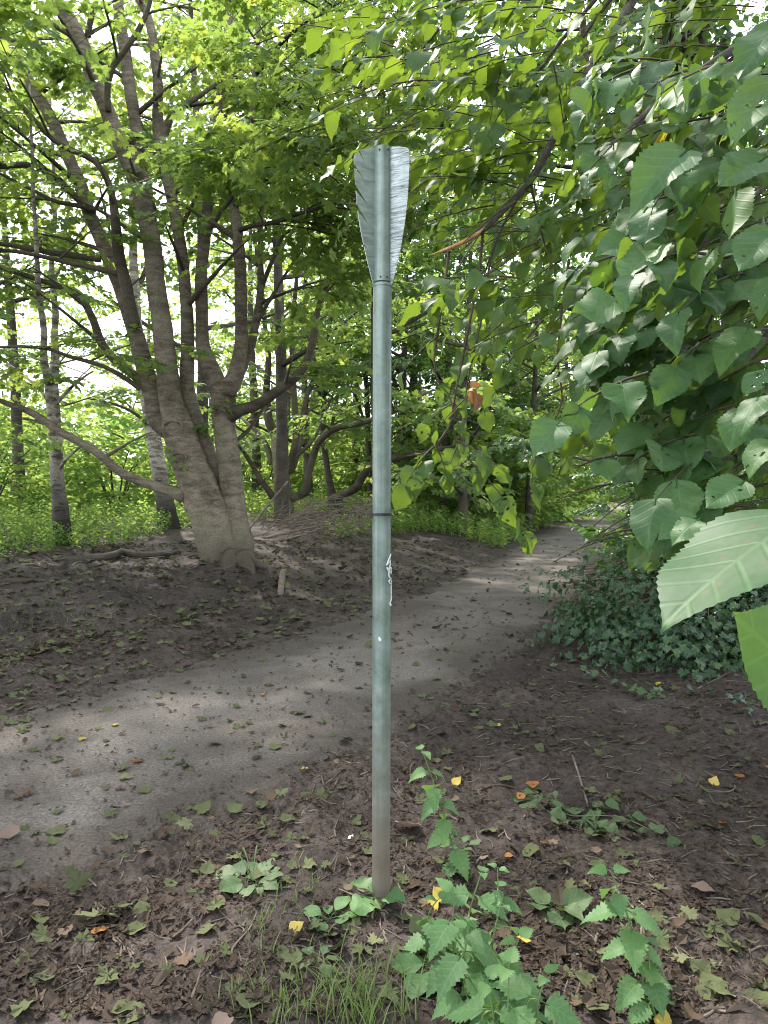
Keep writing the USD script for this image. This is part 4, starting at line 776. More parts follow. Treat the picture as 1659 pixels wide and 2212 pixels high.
# the yellow-green spread above, further off
for i in range(270):
    x0, y0 = rng.uniform(820, 1640), rng.uniform(-40, 520); d = rng.uniform(2.7, 5.6)
    if y0 > 210 + (x0 - 820) * 1.1 or (1340 < x0 < 1560 and i % 2): continue
    L = rng.uniform(.35, .65) * F / d; a = math.radians(rng.normal(160, 28))
    shoot(P(x0, y0, d), P(x0 + L * math.cos(a), y0 + L * math.sin(a) * .6, d + rng.uniform(-.3, .2)), rng.integers(6, 10), rng.uniform(.075, .105), rng, False, .35, .3)
for i in range(34):
    x0, y0 = rng.uniform(1060, 1420), rng.uniform(420, 720); d = rng.uniform(2.6, 4.4); L = rng.uniform(.3, .55) * F / d; a = math.radians(rng.normal(145, 20))
    shoot(P(x0, y0, d), P(x0 + L * math.cos(a), y0 + L * math.sin(a) * .7, d), rng.integers(5, 8), rng.uniform(.07, .1), rng, False, .5, .35)
# leaves on the hanging twigs
for rows in TW:
    pts = px3(rows)
    for q_ in spline(pts, np.zeros(len(pts)), .17)[0][1:]:
        if rng.uniform() < .75:
            a = rng.uniform(0, 6.28); e = q_ + np.array([math.cos(a) * .14, math.sin(a) * .06, -rng.uniform(.04, .14)])
            shoot(q_, e, rng.integers(2, 4), rng.uniform(.055, .085), rng, False, .9, .5)
for e0, e1 in [((1020, 1000), (1130, 1140)), ((925, 975), (880, 1040)), ((985, 950), (1090, 1020)), ((1190, 920), (1150, 1010)), ((1250, 960), (1170, 1040))]:
    shoot(P(*e0, 2.9), P(*e1, 2.8), 5, .085, rng, False, .8, .5)
lime_leaves.sort(key=lambda l: -l[3])
n_part = 262
for l in lime_leaves[:n_part]: part(lime, "leaf", (l[0], l[1]), "lime_leaf_near" if l[4] else "lime_leaf", uv=l[2])
q = join([(l[0], l[1], l[2]) for l in lime_leaves[n_part:]]); part(lime, "foliage", (q[0], q[1]), "lime_leaf", uv=q[2], kind="stuff")
q = join(shoot_tubes); part(lime, "shoots", (q[0], q[1]), "twig_bark", kind="stuff")
print("lime leaves", len(lime_leaves))
# upper crown out of the picture's top, on the same trunk
ub = [(np.array([root(5.2), root(6.2) + [-1.5, .8, 0], root(7.2) + [-3, 2.0, 0]]), np.array([.06, .04, .02])), (np.array([root(5.4), root(6.4) + [-.6, 2, 0], root(7.4) + [-1.5, 4, 0]]), np.array([.06, .04, .02])), (np.array([root(5.6), root(7) + [.8, -.2, 0], root(8) + [1.5, .3, 0]]), np.array([.06, .04, .02]))]
ub = [spline(p, r, .2) for p, r in ub]
b2, b3, pos, dr = grow(ub, rng, every=.3, len2=(1.0, 2.0), n3=5, len3=.8, per=3, t0=.2, zmin=4.8, up=.1)
q = join([tube(p, r, 6) for p, r in ub] + b2); part(lime, "upper_branches", (q[0], q[1]), "dark_bark", kind="stuff"); crown(lime, pos, dr, rng, SPRAY_LIME, "lime_foliage", name="upper_foliage")

# ------------------------------------------------------------------ ivy bush at the foot of the lime
rng = np.random.default_rng(31)
cI = G(1440, 1440); cI = np.array([cI[0] + .85, cI[1] + 1.1, 0.0])
bush = thing("ivy_bush", "low mound of dark glossy ivy spilling over the right edge of the path", "bush", (cI[0], cI[1], float(height(cI[:1], cI[1:2])[0])))
def mound(n, rng, inner):
    a = rng.uniform(0, 6.28, n); e = np.arcsin(rng.uniform(0, .98, n)); rr = rng.uniform(.5, .95, n) if inner else rng.uniform(.86, 1.1, n)
    d = np.c_[np.cos(a) * np.cos(e), np.sin(a) * np.cos(e), np.sin(e)]
    lobe = rng.choice(4, n, p=[.42, .33, .13, .12])
    c = np.array([[0, 0, 0], [1.7, .7, .1], [-.75, -.55, -.05], [.6, -.9, -.05]])[lobe]; ra = np.array([[1.45, 1.6, 1.0], [1.5, 1.6, 1.55], [1.0, .9, .55], [1.3, .8, .5]])[lobe]
    p = d * ra * ((.5 + 1.0 * meshkit.fbm(d * 2.3 + 5 + lobe[:, None], 4, 12)) * rr)[:, None] + cI + c
    p[:, 2] = np.maximum(p[:, 2], .03); p[:, 2] += base_height(p[:, 0], p[:, 1]); return p, d
p1, d1 = mound(6000, rng, False); p2, d2 = mound(2500, rng, True)
pos = np.vstack([p1, p2]); nor = np.vstack([d1, d2]) * [1, 1, .8] + [0, 0, .45] + rng.normal(0, .3, (len(pos), 3))
ax = np.cross(nor, rng.normal(0, 1, (len(pos), 3))) + np.array([0, 0, -.7])
iv = place(ivl, rng.integers(0, 6, len(pos)), pos, ax, nor, rng.uniform(.04, .09, len(pos)))
x, y, d = project(pos); vis = (x > 5) & (x < 1655); order = np.argsort(np.where(vis & (np.arange(len(pos)) < 6000) & ((d1[:, 1] if False else nor[:, 1]) < .3), d, 1e9))
for o in order[:300]: part(bush, "leaf", (iv[o][0], iv[o][1]), "ivy_leaf", smooth=False)
q = join([(iv[o][0], iv[o][1]) for o in order[300:]]); part(bush, "foliage", (q[0], q[1]), "ivy_leaf", smooth=False, kind="stuff")
ts = []
for i in range(46):
    a = rng.uniform(0, 6.28); u = np.array([math.cos(a) * 1.5, math.sin(a) * 1.6, 0]); zz = rng.uniform(.2, 1.0)
    ts.append(tube([cI + u * .1 + [0, 0, .1], cI + u * .55 + [0, 0, zz * .8], cI + u * rng.uniform(.85, 1.05) + [0, 0, zz * .7]], [.012, .008, .003], 4))
q = join(ts); part(bush, "stems", (q[0], q[1]), "ivy_bark", kind="stuff")
for rows in ([(1240, 1215), (1205, 1200), (1165, 1190)], [(1250, 1290), (1200, 1262), (1150, 1258)], [(1330, 1480), (1280, 1470), (1250, 1440)], [(1500, 1500), (1560, 1520), (1640, 1560)], [(1420, 1500), (1380, 1510), (1350, 1490)]):
    pts = [G(x, y_) + [0, 0, .22 if rows[0][1] < 1300 else .02] for x, y_ in rows]; pr, rr_ = spline(pts, [.004, .003, .002], .05); tt_ = tube(pr, rr_, 4); part(bush, "runner", (tt_[0], tt_[1]), "twig_bark")
    k_ = rng.integers(0, len(pr), 16); ps_ = pr[k_] + rng.normal(0, .05, (16, 3)) * [1, 1, .5] + [0, 0, .03]
    q = join([(l[0], l[1]) for l in place(ivl, rng.integers(0, 6, 16), ps_, rng.normal(0, 1, (16, 3)) * [1, 1, .4], np.c_[rng.normal(0, .4, 16), rng.normal(-.3, .4, 16), np.ones(16)], rng.uniform(.04, .075, 16))]); part(bush, "runner_leaves", (q[0], q[1]), "ivy_leaf", smooth=False, kind="stuff")

# ------------------------------------------------------------------ undergrowth
rng = np.random.default_rng(41)
def scatter(n, region):
    out = []
    while sum(map(len, out)) < n:
        y = np.exp(rng.uniform(math.log(6.5), math.log(72), 4000)); x = (rng.uniform(-350, 1500, 4000) - CX) / F * y; out.append(np.c_[x, y][region(x, y)])
    return np.vstack(out)[:n]
EDGE_X = [-300, 0, 200, 300, 400, 560, 700, 850, 1000, 1150]
EDGE_Y = [G(x, y)[1] for x, y in zip(EDGE_X, [1225, 1210, 1184, 1166, 1148, 1128, 1112, 1108, 1120, 1128])]
def in_left(x, y):
    px_ = CX + F * x / y; s_l, s_r = sides(x, y)
    edge = np.interp(px_, EDGE_X, EDGE_Y)
    return (s_l > .15) & (y > edge + 1.2 * (meshkit.fbm(np.c_[x, y, x * 0] * .6, 2, 3) - .5)) & (px_ > -500)
def in_verge(x, y):
    s_l, s_r = sides(x, y); return ((s_l > .25) & (s_l < 3.2) & (y > 17 + 2 * np.sin(x)) & (y < 70)) | ((s_r > np.where(y > 18, 1.0, .3)) & (s_r < 4) & (y > 15) & (y < 70))
xy = np.vstack([scatter(9500, in_left), scatter(2600, in_verge)]); near = xy[:, 1].argsort(); xy = xy[near]
z = height(xy[:, 0], xy[:, 1]); n = len(xy); a = rng.uniform(0, 6.28, n)
R = np.stack([np.c_[np.cos(a), np.sin(a), 0 * a], np.c_[-np.sin(a), np.cos(a), 0 * a], np.c_[rng.normal(0, .15, (n, 2)), np.ones(n)]], -1)
R = frames(R[:, :, 0], R[:, :, 2])
inst = instancer("/World", "undergrowth", SPRIGS, "undergrowth_leaf", np.c_[xy, z], quat_of(R), rng.uniform(.6, 1.5, n) * np.interp(xy[:, 1], [8, 14, 30, 70], [.5, .75, 1.3, 1.6]) * np.where(sides(xy[:, 0], xy[:, 1])[1] > 0, .6, 1), rng.integers(0, 6, n))
tag(stage.GetPrimAtPath(inst), "bright green nettles and low plants covering the wood floor beyond the bare soil", "undergrowth")
def shrub(label, x, y, r, h, seed, lm, protos, n):
    rg = np.random.default_rng(seed); z = float(height(np.array([x]), np.array([y]))[0]); t = thing("shrub", label, "shrub", (x, y, z))
    ts = []
    for i in range(9):
        a = i * .7 + rg.uniform(-.3, .3); e = np.array([x, y, z]) + [math.cos(a) * r * .7, math.sin(a) * r * .7, h * rg.uniform(.6, .95)]
        ts.append(tube([np.array([x, y, z - .05]) + [math.cos(a) * .1, math.sin(a) * .1, 0], (np.array([x, y, z]) * .6 + e * .4) + [0, 0, h * .15], e], [.03, .02, .006], 5))
    q = join(ts); part(t, "stems", (q[0], q[1]), "dark_bark")
    d = unit(rg.normal(0, 1, (n, 3))); d[:, 2] = np.abs(d[:, 2]); rr = rg.uniform(.35, 1.05, n) * (.65 + .7 * meshkit.fbm(d * 1.8 + seed, 3, seed))
    ps = np.array([x, y, z + .25]) + d * [r, r, h] * rr[:, None]; dr_ = unit(d * [1, 1, .2] + rg.normal(0, .4, (n, 3)) * [1, 1, .3])
    crown(t, ps, dr_, rg, protos, lm)
for i, (px_, d_, r, h, lm, lab, n) in enumerate([
    (-40, 17, 2.2, 2.6, "maple_leaf_far", "leafy shrub at the left edge beyond the birch", 260), (60, 24, 2.6, 3.0, "undergrowth_leaf", "pale sunlit shrub behind the birch", 300), (250, 21, 2.0, 2.8, "undergrowth_leaf", "bright shrub filling the gap between the two pale trunks", 260), (430, 30, 2.6, 3.6, "undergrowth_leaf", "bright shrub seen under the forked trunk", 320), (560, 34, 2.8, 4.0, "undergrowth_leaf", "bright shrub right of the forked trunk", 320), (690, 36, 2.8, 4.0, "maple_leaf_far", "shrub behind the brushwood", 320),
    (820, 32, 2.8, 5.0, "maple_leaf_far", "tall shrub behind the post", 480), (930, 29, 2.4, 5.0, "maple_leaf_far", "tall shrub right of the dark crooked tree", 480), (1010, 25, 2.2, 4.6, "maple_leaf", "tall shrub behind the hanging twigs", 480), (1085, 27, 2.2, 5.0, "maple_leaf_far", "tall shrub above the undergrowth by the path", 520), (1160, 33, 2.6, 5.4, "maple_leaf_far", "tall shrub behind the mossy log", 520), (1215, 46, 2.4, 4.6, "maple_leaf_far", "shrub at the left verge near the path end", 260), (1475, 30, 2.0, 3.4, "maple_leaf", "bright shrub at the right verge of the path", 300), (1515, 20, 1.9, 3.0, "shade_leaf", "shrub right of the path behind the ivy clad trunk", 320), (1520, 12, 1.8, 2.6, "shade_leaf", "dark shrub hidden among the lime leaves at right", 300), (1640, 9, 1.6, 2.4, "shade_leaf", "dark shrub behind the near leaves at the right edge", 280)]):
    shrub(lab, (px_ - CX) / F * d_, d_, r, h, 300 + i, lm, SPRAY_FAR if d_ > 20 else SPRAY_NEAR, n)

# a distant belt of wood that closes the view
rng = np.random.default_rng(45); pb, n = [], 3600
a = np.radians(rng.uniform(-48, 48, n)); rad = rng.uniform(72, 100, n); xb, yb = np.sin(a) * rad, np.cos(a) * rad
zb = rng.uniform(0, 1, n) ** 1.1 * (6 + 7 * meshkit.fbm(np.c_[a * 16, a * 0, a * 0], 3, 6)); nb = len(xb)
w0 = thing("distant_wood", "pale green mass of distant wood closing the view behind every trunk", "wood", (0, 80, .7))
stage.GetPrimAtPath(w0).SetCustomDataByKey("kind", "stuff")
dr_ = unit(np.c_[rng.normal(0, 1, (n, 2)), rng.normal(0, .3, n)]); crown(w0, np.c_[xb, yb, zb + .5], dr_, rng, SPRAY_FAR, "maple_leaf_far", 4.2)
tt_ = [tube([(x_, y_, .5), (x_ + .2, y_, 6), (x_ - .1, y_, 13)], [.25, .2, .1], 6) for x_, y_ in zip(xb[:70], yb[:70])]
q = join(tt_); part(w0, "trunks", (q[0], q[1]), "dark_bark")

# ------------------------------------------------------------------ fallen wood
rng = np.random.default_rng(51)
def fallen(name, label, cat, rows, m, group=None, sides=8, rough=.12, lift=.4, step=.05):
    """rows: (px, py, radius in metres), lying on the ground."""
    pts = [G(x, y) + [0, 0, r * lift] for x, y, r in rows]; p, r = spline(pts, [r for *_, r in rows], step)
    t = tube(p, r, sides, len(used), rough); return single(name, (t[0], t[1]), m, label, cat, group)
fallen("fallen_branch", "dark crooked branch lying on the soil left of the forked trunk", "branch", [(192, 1200, .045), (215, 1212, .055), (245, 1212, .06), (262, 1202, .055), (300, 1207, .045), (350, 1207, .035), (372, 1198, .03), (412, 1193, .02)], "dark_bark", lift=1.3)
fallen("fallen_branch", "short grey branch stub on the soil below the forked trunk", "branch", [(612, 1240, .05), (609, 1262, .05), (606, 1292, .04)], "dead_twig", lift=.6)
fallen("fallen_branch", "thin dark branch at the left edge of the bare soil", "branch", [(-20, 1258, .03), (40, 1255, .035), (96, 1251, .02)], "dark_bark")
fallen("fallen_branch", "dark broken branch at the left edge beside the nettles", "branch", [(-20, 1218, .06), (10, 1218, .05), (14, 1217, .03)], "dark_bark")
lg = G(1212, 1108); lp = [G(1205, 1107) + [0, 0, .22], G(1225, 1106) + [0, 0, .22], G(1242, 1105) + [0, 0, .2]]
log_ = thing("mossy_log", "short cut log with a brown end lying in the greenery beside the far path", "log", lg)
p_, r_ = spline(lp, [.36, .33, .3], .1); t_ = tube(p_, r_, 14, 3, .12); part(log_, "bark_shell", (t_[0], t_[1]), "split_wood")
t_ = tube([lp[0] + [-.15, -.12, .06], lp[0] + [.2, -.1, .1]], [.24, .2], 9, 4, .25); part(log_, "moss", (t_[0], t_[1]), "undergrowth_leaf")
# brushwood heap
brush = G(690, 1165); heap = thing("brushwood_heap", "tangle of dead grey twigs heaped right of the forked trunk", "brushwood", brush)
Yb = brush[1]; tubes_ = []
for i in range(230):
    x0 = rng.uniform(560, 800); y0 = rng.uniform(1090, 1160) if x0 > 640 else rng.uniform(1110, 1180); d_ = Yb + rng.uniform(-1.5, 3.0)
    L = rng.uniform(40, 150); a = rng.normal(.35, .5) * rng.choice([1, -1]); x1, y1 = x0 + L * math.cos(a), y0 - L * math.sin(a)
    p0, p1 = P(x0, y0, d_), P(min(x1, 812), y1, d_ + rng.uniform(-.6, .6))
    for q_ in (p0, p1): q_[2] = min(max(q_[2], float(base_height(q_[:1], q_[1:2])[0]) + .02), float(base_height(q_[:1], q_[1:2])[0]) + .85)
    m_ = (p0 + p1) / 2 + [rng.normal(0, .08), rng.normal(0, .1), rng.uniform(-.05, .25)]; t_ = tube(*spline([p0, m_, p1], [.009, .006, .003], .18), 4)
    if i < 60: part(heap, "twig", (t_[0], t_[1]), "dead_twig")
    else: tubes_.append(t_)
for rows in ([(545, 1172, 8, -.3), (600, 1155, 7, -.3), (690, 1135, 5, -.2), (735, 1110, 3, 0)], [(540, 1140, 7, 0), (580, 1090, 5, .3), (622, 1040, 4, .4)], [(560, 1178, 7, -.6), (640, 1160, 6, -.6), (700, 1140, 4, -.5)]):
    t_, _, _ = limb_px(rows, Yb, 5, .1, 6, .1); part(heap, "branch", (t_[0], t_[1]), "dead_twig")
q = join(tubes_); part(heap, "loose_twigs", (q[0], q[1]), "dead_twig", kind="stuff")
# twigs scattered over the soil
TWG = [[(975, 1568), (995, 1590), (1012, 1615)], [(1230, 1640), (1250, 1690), (1275, 1760)], [(1470, 1628), (1500, 1660), (1548, 1688)], [(1392, 1770), (1440, 1800), (1455, 1820)], [(1450, 1826), (1510, 1830), (1560, 1842)], [(1395, 1870), (1430, 1866), (1460, 1870)], [(1640, 1850), (1600, 1862), (1570, 1860)], [(540, 2110), (500, 2060), (545, 2000), (568, 1930)], [(1215, 1990), (1240, 2050), (1255, 2090), (1245, 2160)], [(1290, 2030), (1265, 2075), (1252, 2092)], [(1160, 1950), (1110, 1985), (1080, 2000)], [(1395, 2060), (1380, 2010), (1400, 1990)], [(1500, 2090), (1470, 2140), (1440, 2150)], [(1550, 2110), (1560, 2160), (1520, 2200)], [(1240, 1500), (1280, 1490), (1330, 1500), (1345, 1560)], [(1480, 1500), (1540, 1470), (1600, 1450)], [(1040, 1700), (1085, 1690), (1120, 1695)], [(880, 1860), (870, 1905), (880, 1925)], [(1000, 1850), (1008, 1880), (1010, 1905)], [(1410, 1880), (1415, 1905), (1412, 1920)], [(1310, 1720), (1360, 1715), (1420, 1735)], [(250, 2150), (330, 2180), (420, 2195)], [(1520, 1550), (1490, 1570), (1440, 1560)], [(700, 1480), (680, 1500), (690, 1530)], [(520, 1430), (600, 1428), (640, 1440)], [(890, 1650), (885, 1690), (900, 1720)], [(1340, 1600), (1300, 1610), (1280, 1640)], [(1590, 1700), (1560, 1720), (1510, 1715)], [(1610, 1940), (1560, 1960), (1500, 1950)], [(1360, 2180), (1400, 2150), (1420, 2130)], [(700, 1690), (720, 1720), (780, 1700)], [(360, 1560), (420, 1580), (460, 1560)], [(1130, 1820), (1180, 1850), (1240, 1840)], [(1180, 1560), (1220, 1548), (1260, 1552)], [(950, 1990), (1000, 2040), (1060, 2080)]]
twl = {7: "long curved brown twig lying left of the post's foot", 8: "forked twig standing off the soil between the nettle clumps", 1: "straight thin twig beside the fallen leafy sprig", 2: "pale bent twig on the soil at right", 14: "long thin twig in front of the ivy mound", 15: "thin twig below the near leaf at the right edge"}
for i, rows in enumerate(TWG):
    n = len(rows); r0 = rng.uniform(.0035, .0065)
    rr_ = [(x + rng.normal(0, 3), y + rng.normal(0, 3), r0 * (1 - .5 * j / n)) for j, (x, y) in enumerate(rows)]
    right = rows[0][0] > 830
    fallen("fallen_twig", twl.get(i) or ("thin brown twig lying on the leaf strewn soil right of the post" if right else "thin brown twig lying on the ground left of the post"), "twig", rr_, "dead_twig" if i % 2 else "twig_bark", None if i in twl else ("twigs strewn right of the post" if right else "twigs strewn left of the post"), 6, .1, .9, .02)

# ------------------------------------------------------------------ fallen leaves
rng = np.random.default_rng(61)
MLF = [lobed(MAPLE_H, rng, rng.uniform(-.35, .15), rng.uniform(-.5, .2), .05, petiole=.5) for _ in range(14)]
LLF = [blade(*LIME, 8, 2, rng, .05, .09, rng.uniform(.0, .5), rng.uniform(-.4, .1), .05, rng.choice([0, .1]), .3) for _ in range(10)]
BIT = [(np.array([[0, 0, 0], [1, .1, .1], [.9, .6, 0], [.2, .5, .12]]) - [.5, .3, 0], np.array([[0, 1, 2], [0, 2, 3]]), np.zeros((4, 2))), (np.array([[0, 0, 0], [1, .0, .15], [.6, .3, 0], [.1, .25, .1], [.5, .15, .22]]) - [.5, .15, 0], np.array([[0, 1, 4], [1, 2, 4], [2, 3, 4], [3, 0, 4]]), np.zeros((5, 2)))] + [(l[0] * [1, 1, 1.4], l[1], l[2]) for l in [blade(*BIRCH, 3, 1, rng, 0, 0, .3, -.3, .06) for _ in range(3)]]
def on_ground(n, rng, near=1.9, far=14.0, px_range=(-40, 1700)):
    """Points spread evenly over the picture's near ground."""
    out = []
    while len(out) < n:
        x, y = rng.uniform(*px_range), 1165 + 1065 * rng.uniform(0, 1) ** 1.4
        out.append((x, y))
    out = np.array(out); d = F * EYE[2] / (out[:, 1] - HORIZON); X = (out[:, 0] - CX) / F * d
    for _ in range(3):
        d = F * (EYE[2] - base_height(X, d)) / (out[:, 1] - HORIZON); X = (out[:, 0] - CX) / F * d
    return X, d, out
def lay(variants, X, Yv, size, rng, up=.012):
    n = len(X); a = rng.uniform(0, 6.28, n); z = height(X, Yv) + up
    sl_, sr_ = sides(X, Yv); z = np.maximum(z, base_height(X, Yv) + up * .8 * (np.maximum(sl_, sr_) < .3))
    ax = np.c_[np.cos(a), np.sin(a), rng.normal(0, .12, n)]; nor = np.c_[rng.normal(0, .28, (n, 2)), np.ones(n)]
    return place(variants, rng.integers(0, len(variants), n), np.c_[X, Yv, z], ax, nor, size)
spots = [  # picture places of leaves one can point at: px, py, kind, size px, label
 (925, 1950, "y", 42, "yellow leaf on the soil right of the post's foot, beside the nettle clump"), (957, 1946, "y", 34, "pale yellow leaf tucked against the top of the nettle clump"), (628, 2020, "y", 30, "yellow leaf on the soil lower left of the post's foot"), (200, 2032, "o", 34, "orange leaf on the soil near the lower left corner"), (180, 1597, "y", 18, "yellow leaf on the path near its left side"), (652, 1665, "y", 16, "yellow leaf on the mud at the path's near edge"), (980, 1698, "y", 22, "yellow leaf just right of the tall single nettle"), (1092, 1852, "o", 18, "orange leaf beyond the nettle clump"), (1540, 1705, "y", 24, "yellow leaf on the soil far right"), (1550, 1790, "o", 24, "orange curled leaf on the soil at far right"), (1428, 1475, "y", 20, "yellow leaf in front of the ivy mound"), (1080, 1580, "y", 14, "small yellow leaf on the soil at the path's right edge"),
 (872, 1790, "p", 60, "crumpled pinkish leaf just right of the post"), (1400, 2095, "p", 40, None), (1430, 2220, "y", 40, "yellow leaf at the bottom edge right of the tall nettle"), (250, 1990, "gm", 90, "large dull green maple leaf at lower left of the path"), (330, 1800, "gm", 46, "green maple leaf in the dark mud beside the path"), (150, 1925, "gm", 60, None), (110, 1415, "gm", 34, None), (1560, 2090, "gm", 55, "pale green maple leaf near the lower right corner"), (1150, 1690, "o", 30, "orange leaf at the stalk of the fallen leafy sprig"), (1500, 1925, "p", 44, None), (1420, 1920, "gm", 40, None), (60, 2180, "gm", 50, None), (430, 2090, "gm", 50, None), (660, 2065, "o", 26, "small orange leaf above the grass tuft"), (1010, 2150, "o", 20, None), (1140, 2040, "y", 34, "yellow speckled leaf among the nettle clump"), (290, 1650, "o", 22, None), (20, 1815, "p", 44, None), (1500, 1800, "gm", 30, None), (490, 2210, "p", 50, None)]
mk = {"y": "litter_yellow", "o": "litter_orange", "p": "litter_pink", "gm": "litter_green", "b": "litter_brown"}
gen = {"y": "yellow fallen leaf lying {}", "o": "orange brown fallen leaf lying {}", "p": "pinkish grey curled leaf lying {}", "gm": "dull green fallen leaf lying {}", "b": "brown dead leaf lying {}"}
def zone(px_, py_, X, Yv):
    s_l, s_r = sides(X, Yv)
    return "on the bank left of the path" if s_l > 0 else ("on the path" if s_r < 0 else ("on the soil left of the post" if px_ < 823 else "on the soil right of the post"))
def leaf_thing(kind, X, Yv, size, px_, py_, label):
    V = MLF if kind == "gm" else LLF
    if kind == "b" and rng.uniform() < .4: V = MLF
    l = lay(V, np.array([X]), np.array([Yv]), np.array([size]), rng)[0]
    zn = zone(px_, py_, np.array([X]), np.array([Yv]))
    g_ = gen[kind].format(zn)
    single("fallen_leaf", (l[0], l[1]), mk[kind], label or g_, "leaf", None if label else g_.replace(" leaf ", " leaves "), uv=l[2])
for px_, py_, kind, s_, lab in spots:
    g_ = G(px_, py_); leaf_thing(kind, g_[0], g_[1], s_ * g_[1] / F * 1.0, px_, py_, lab)
X, Yv, pxy = on_ground(262, rng)
for k_ in range(len(X)):
    kind = rng.choice(["gm", "b", "y", "o", "p"], p=[.33, .55, .03, .04, .05])
    if Yv[k_] > 13: continue
    leaf_thing(kind, X[k_], Yv[k_], rng.uniform(.04, .085) if kind == "gm" else rng.uniform(.03, .06), *pxy[k_], None)
# the small litter: one mass
X, Yv, pxy = on_ground(60000, rng); s_l, s_r = sides(X, Yv)
dens = np.where(np.maximum(s_l, s_r) < -.15, .16, np.where(s_r > 0, 1.0, .7)); dens = dens * np.clip(2.6 * meshkit.fbm(np.c_[X, Yv, 0 * X] * 3.0, 3, 77) - .55, .12, 1); kp = rng.uniform(0, 1, len(X)) < dens; X, Yv = X[kp], Yv[kp]
lv = lay(BIT, X, Yv, rng.lognormal(math.log(.0155), .5, len(X)) * np.clip(Yv / 4.0, 1, 2.6), rng, .006)
q = join([(l[0], l[1]) for l in lv]); single("leaf_litter", (q[0], q[1]), "litter_mixed", "small crumbled brown leaf fragments strewn over soil and path", "leaf litter", None, False, None, "stuff")
X, Yv, pxy = on_ground(3800, rng); s_l, s_r = sides(X, Yv); kp = rng.uniform(0, 1, len(X)) < np.where(np.maximum(s_l, s_r) < -.1, .12, np.where(s_l > 0, 1, .13)); X, Yv = X[kp], Yv[kp]
lv = lay(MLF + LLF, X, Yv, rng.uniform(.035, .085, len(X)) * np.clip(Yv / 6.0, 1, 1.6), rng, .008)
q = join([(l[0], l[1]) for l in lv]); single("leaf_litter", (q[0], q[1]), "litter_green", "small faded green leaves scattered thickly over the bank and soil", "leaf litter", None, False, None, "stuff")
# litter twigs
X, Yv, pxy = on_ground(2000, rng); s_l, s_r = sides(X, Yv); kp = (np.maximum(s_l, s_r) > -.2) | (rng.uniform(0, 1, len(X)) < .25); X, Yv = X[kp], Yv[kp]; ts = []
for x_, y_ in zip(X, Yv):
    a = rng.uniform(0, 3.14); L = rng.uniform(.03, .13); e = np.array([math.cos(a), math.sin(a)]) * L; pts = np.array([[x_, y_], [x_ + e[0] * .5 + rng.normal(0, .006), y_ + e[1] * .5], [x_ + e[0], y_ + e[1]]])
    ts.append(tube(np.c_[pts, height(pts[:, 0], pts[:, 1]) + .006], np.array([.003, .0025, .0015]) * rng.uniform(.7, 1.4), 4, cap=False))
q = join(ts); single("twig_litter", (q[0], q[1]), "dead_twig", "short broken bits of twig strewn over the soil", "twig litter", None, False, None, "stuff")
# a scrap of white wrapper
for px_, py_, lab in ((757, 1826, "small white paper scrap on the soil left of the post"), (1240, 2056, "small white paper scrap on the soil between the nettles")):
    g_ = G(px_, py_, .012); v = np.array([[-.010, -.006, .0], [.012, -.004, .004], [.010, .008, .010], [-.009, .007, .004]]) * 1.1
    v = np.vstack([v, v - [0, 0, .0008]]); f = np.array([[0, 1, 2], [0, 2, 3], [6, 5, 4], [7, 6, 4], [0, 4, 5], [0, 5, 1], [1, 5, 6], [1, 6, 2], [2, 6, 7], [2, 7, 3], [3, 7, 4], [3, 4, 0]])
    single("paper_scrap", (v + g_, f), "white_scrap", lab, "litter", smooth=False)

# ------------------------------------------------------------------ plants at the post's foot
rng = np.random.default_rng(71)
NV = [blade(*NETT, 18, 2, rng, .16, .06, rng.uniform(.05, .25), rng.uniform(.15, .55), .03, 0, .3) for _ in range(10)]
plain("nettle_stem", (0.10, 0.15, 0.05), .6); plain("nettle_flower", (0.30, 0.36, 0.12), .7)
def nettle(label, stems_px, rng, flowers=True):
    """stems_px: (foot px, top px, leaf length in m, pairs)."""
    b0 = G(*stems_px[0][0]); t = thing("nettle_plant", label, "nettle", b0)
    for (fx, fy), (tx, ty), ls, pairs in stems_px:
        b = G(fx, fy); top = P(tx, ty, b[1] + rng.uniform(-.04, .04)); mid = (b + top) / 2 + np.array([rng.normal(0, .015), rng.normal(0, .015), 0])
        p, r = spline([b - [0, 0, .02], mid, top], [.0032, .003, .0018], .02); tb_ = tube(p, r, 5); part(t, "stem", (tb_[0], tb_[1]), "nettle_stem")
        a0 = rng.uniform(0, 3.14)
        for j in range(pairs):
            f = .18 + .82 * j / max(pairs - 1, 1); c = p[int(f * (len(p) - 1))]
            for s in (0, math.pi):
                a = a0 + j * math.pi / 2 + s + rng.normal(0, .25); L = 1.12 * ls * rng.uniform(.8, 1.15) * (1.0 if f < .75 else 1.15 - .75 * (f - .75) / .25 * .9)
                ax = np.array([math.cos(a), math.sin(a), rng.normal(-.25 if f < .9 else .35, .2)]); ax = unit(ax)
                l = place(NV, [rng.integers(0, len(NV))], (c + ax * L * .28)[None], ax[None], np.array([[rng.normal(0, .2), rng.normal(-.2, .2), 1.0]]), np.array([L]))[0]
                part(t, "leaf", (l[0], l[1]), "nettle_leaf", uv=l[2])
                if flowers and .4 < f < .97 and rng.uniform() < .7:
                    e = np.array([c + ax * .004, c + ax * .02 + [0, 0, -.006], c + ax * .032 + [0, 0, -.026]]); pp_, rr_ = spline(e, [.0014, .0022, .0012], .004); fl_ = tube(pp_, rr_ * rng.uniform(.6, 1.5, len(rr_)), 4); part(t, "catkin", (fl_[0], fl_[1]), "nettle_flower")
    return t
nettle("tall single nettle right of the post leaning left at its top", [((995, 1882), (912, 1622), .085, 8)], rng)
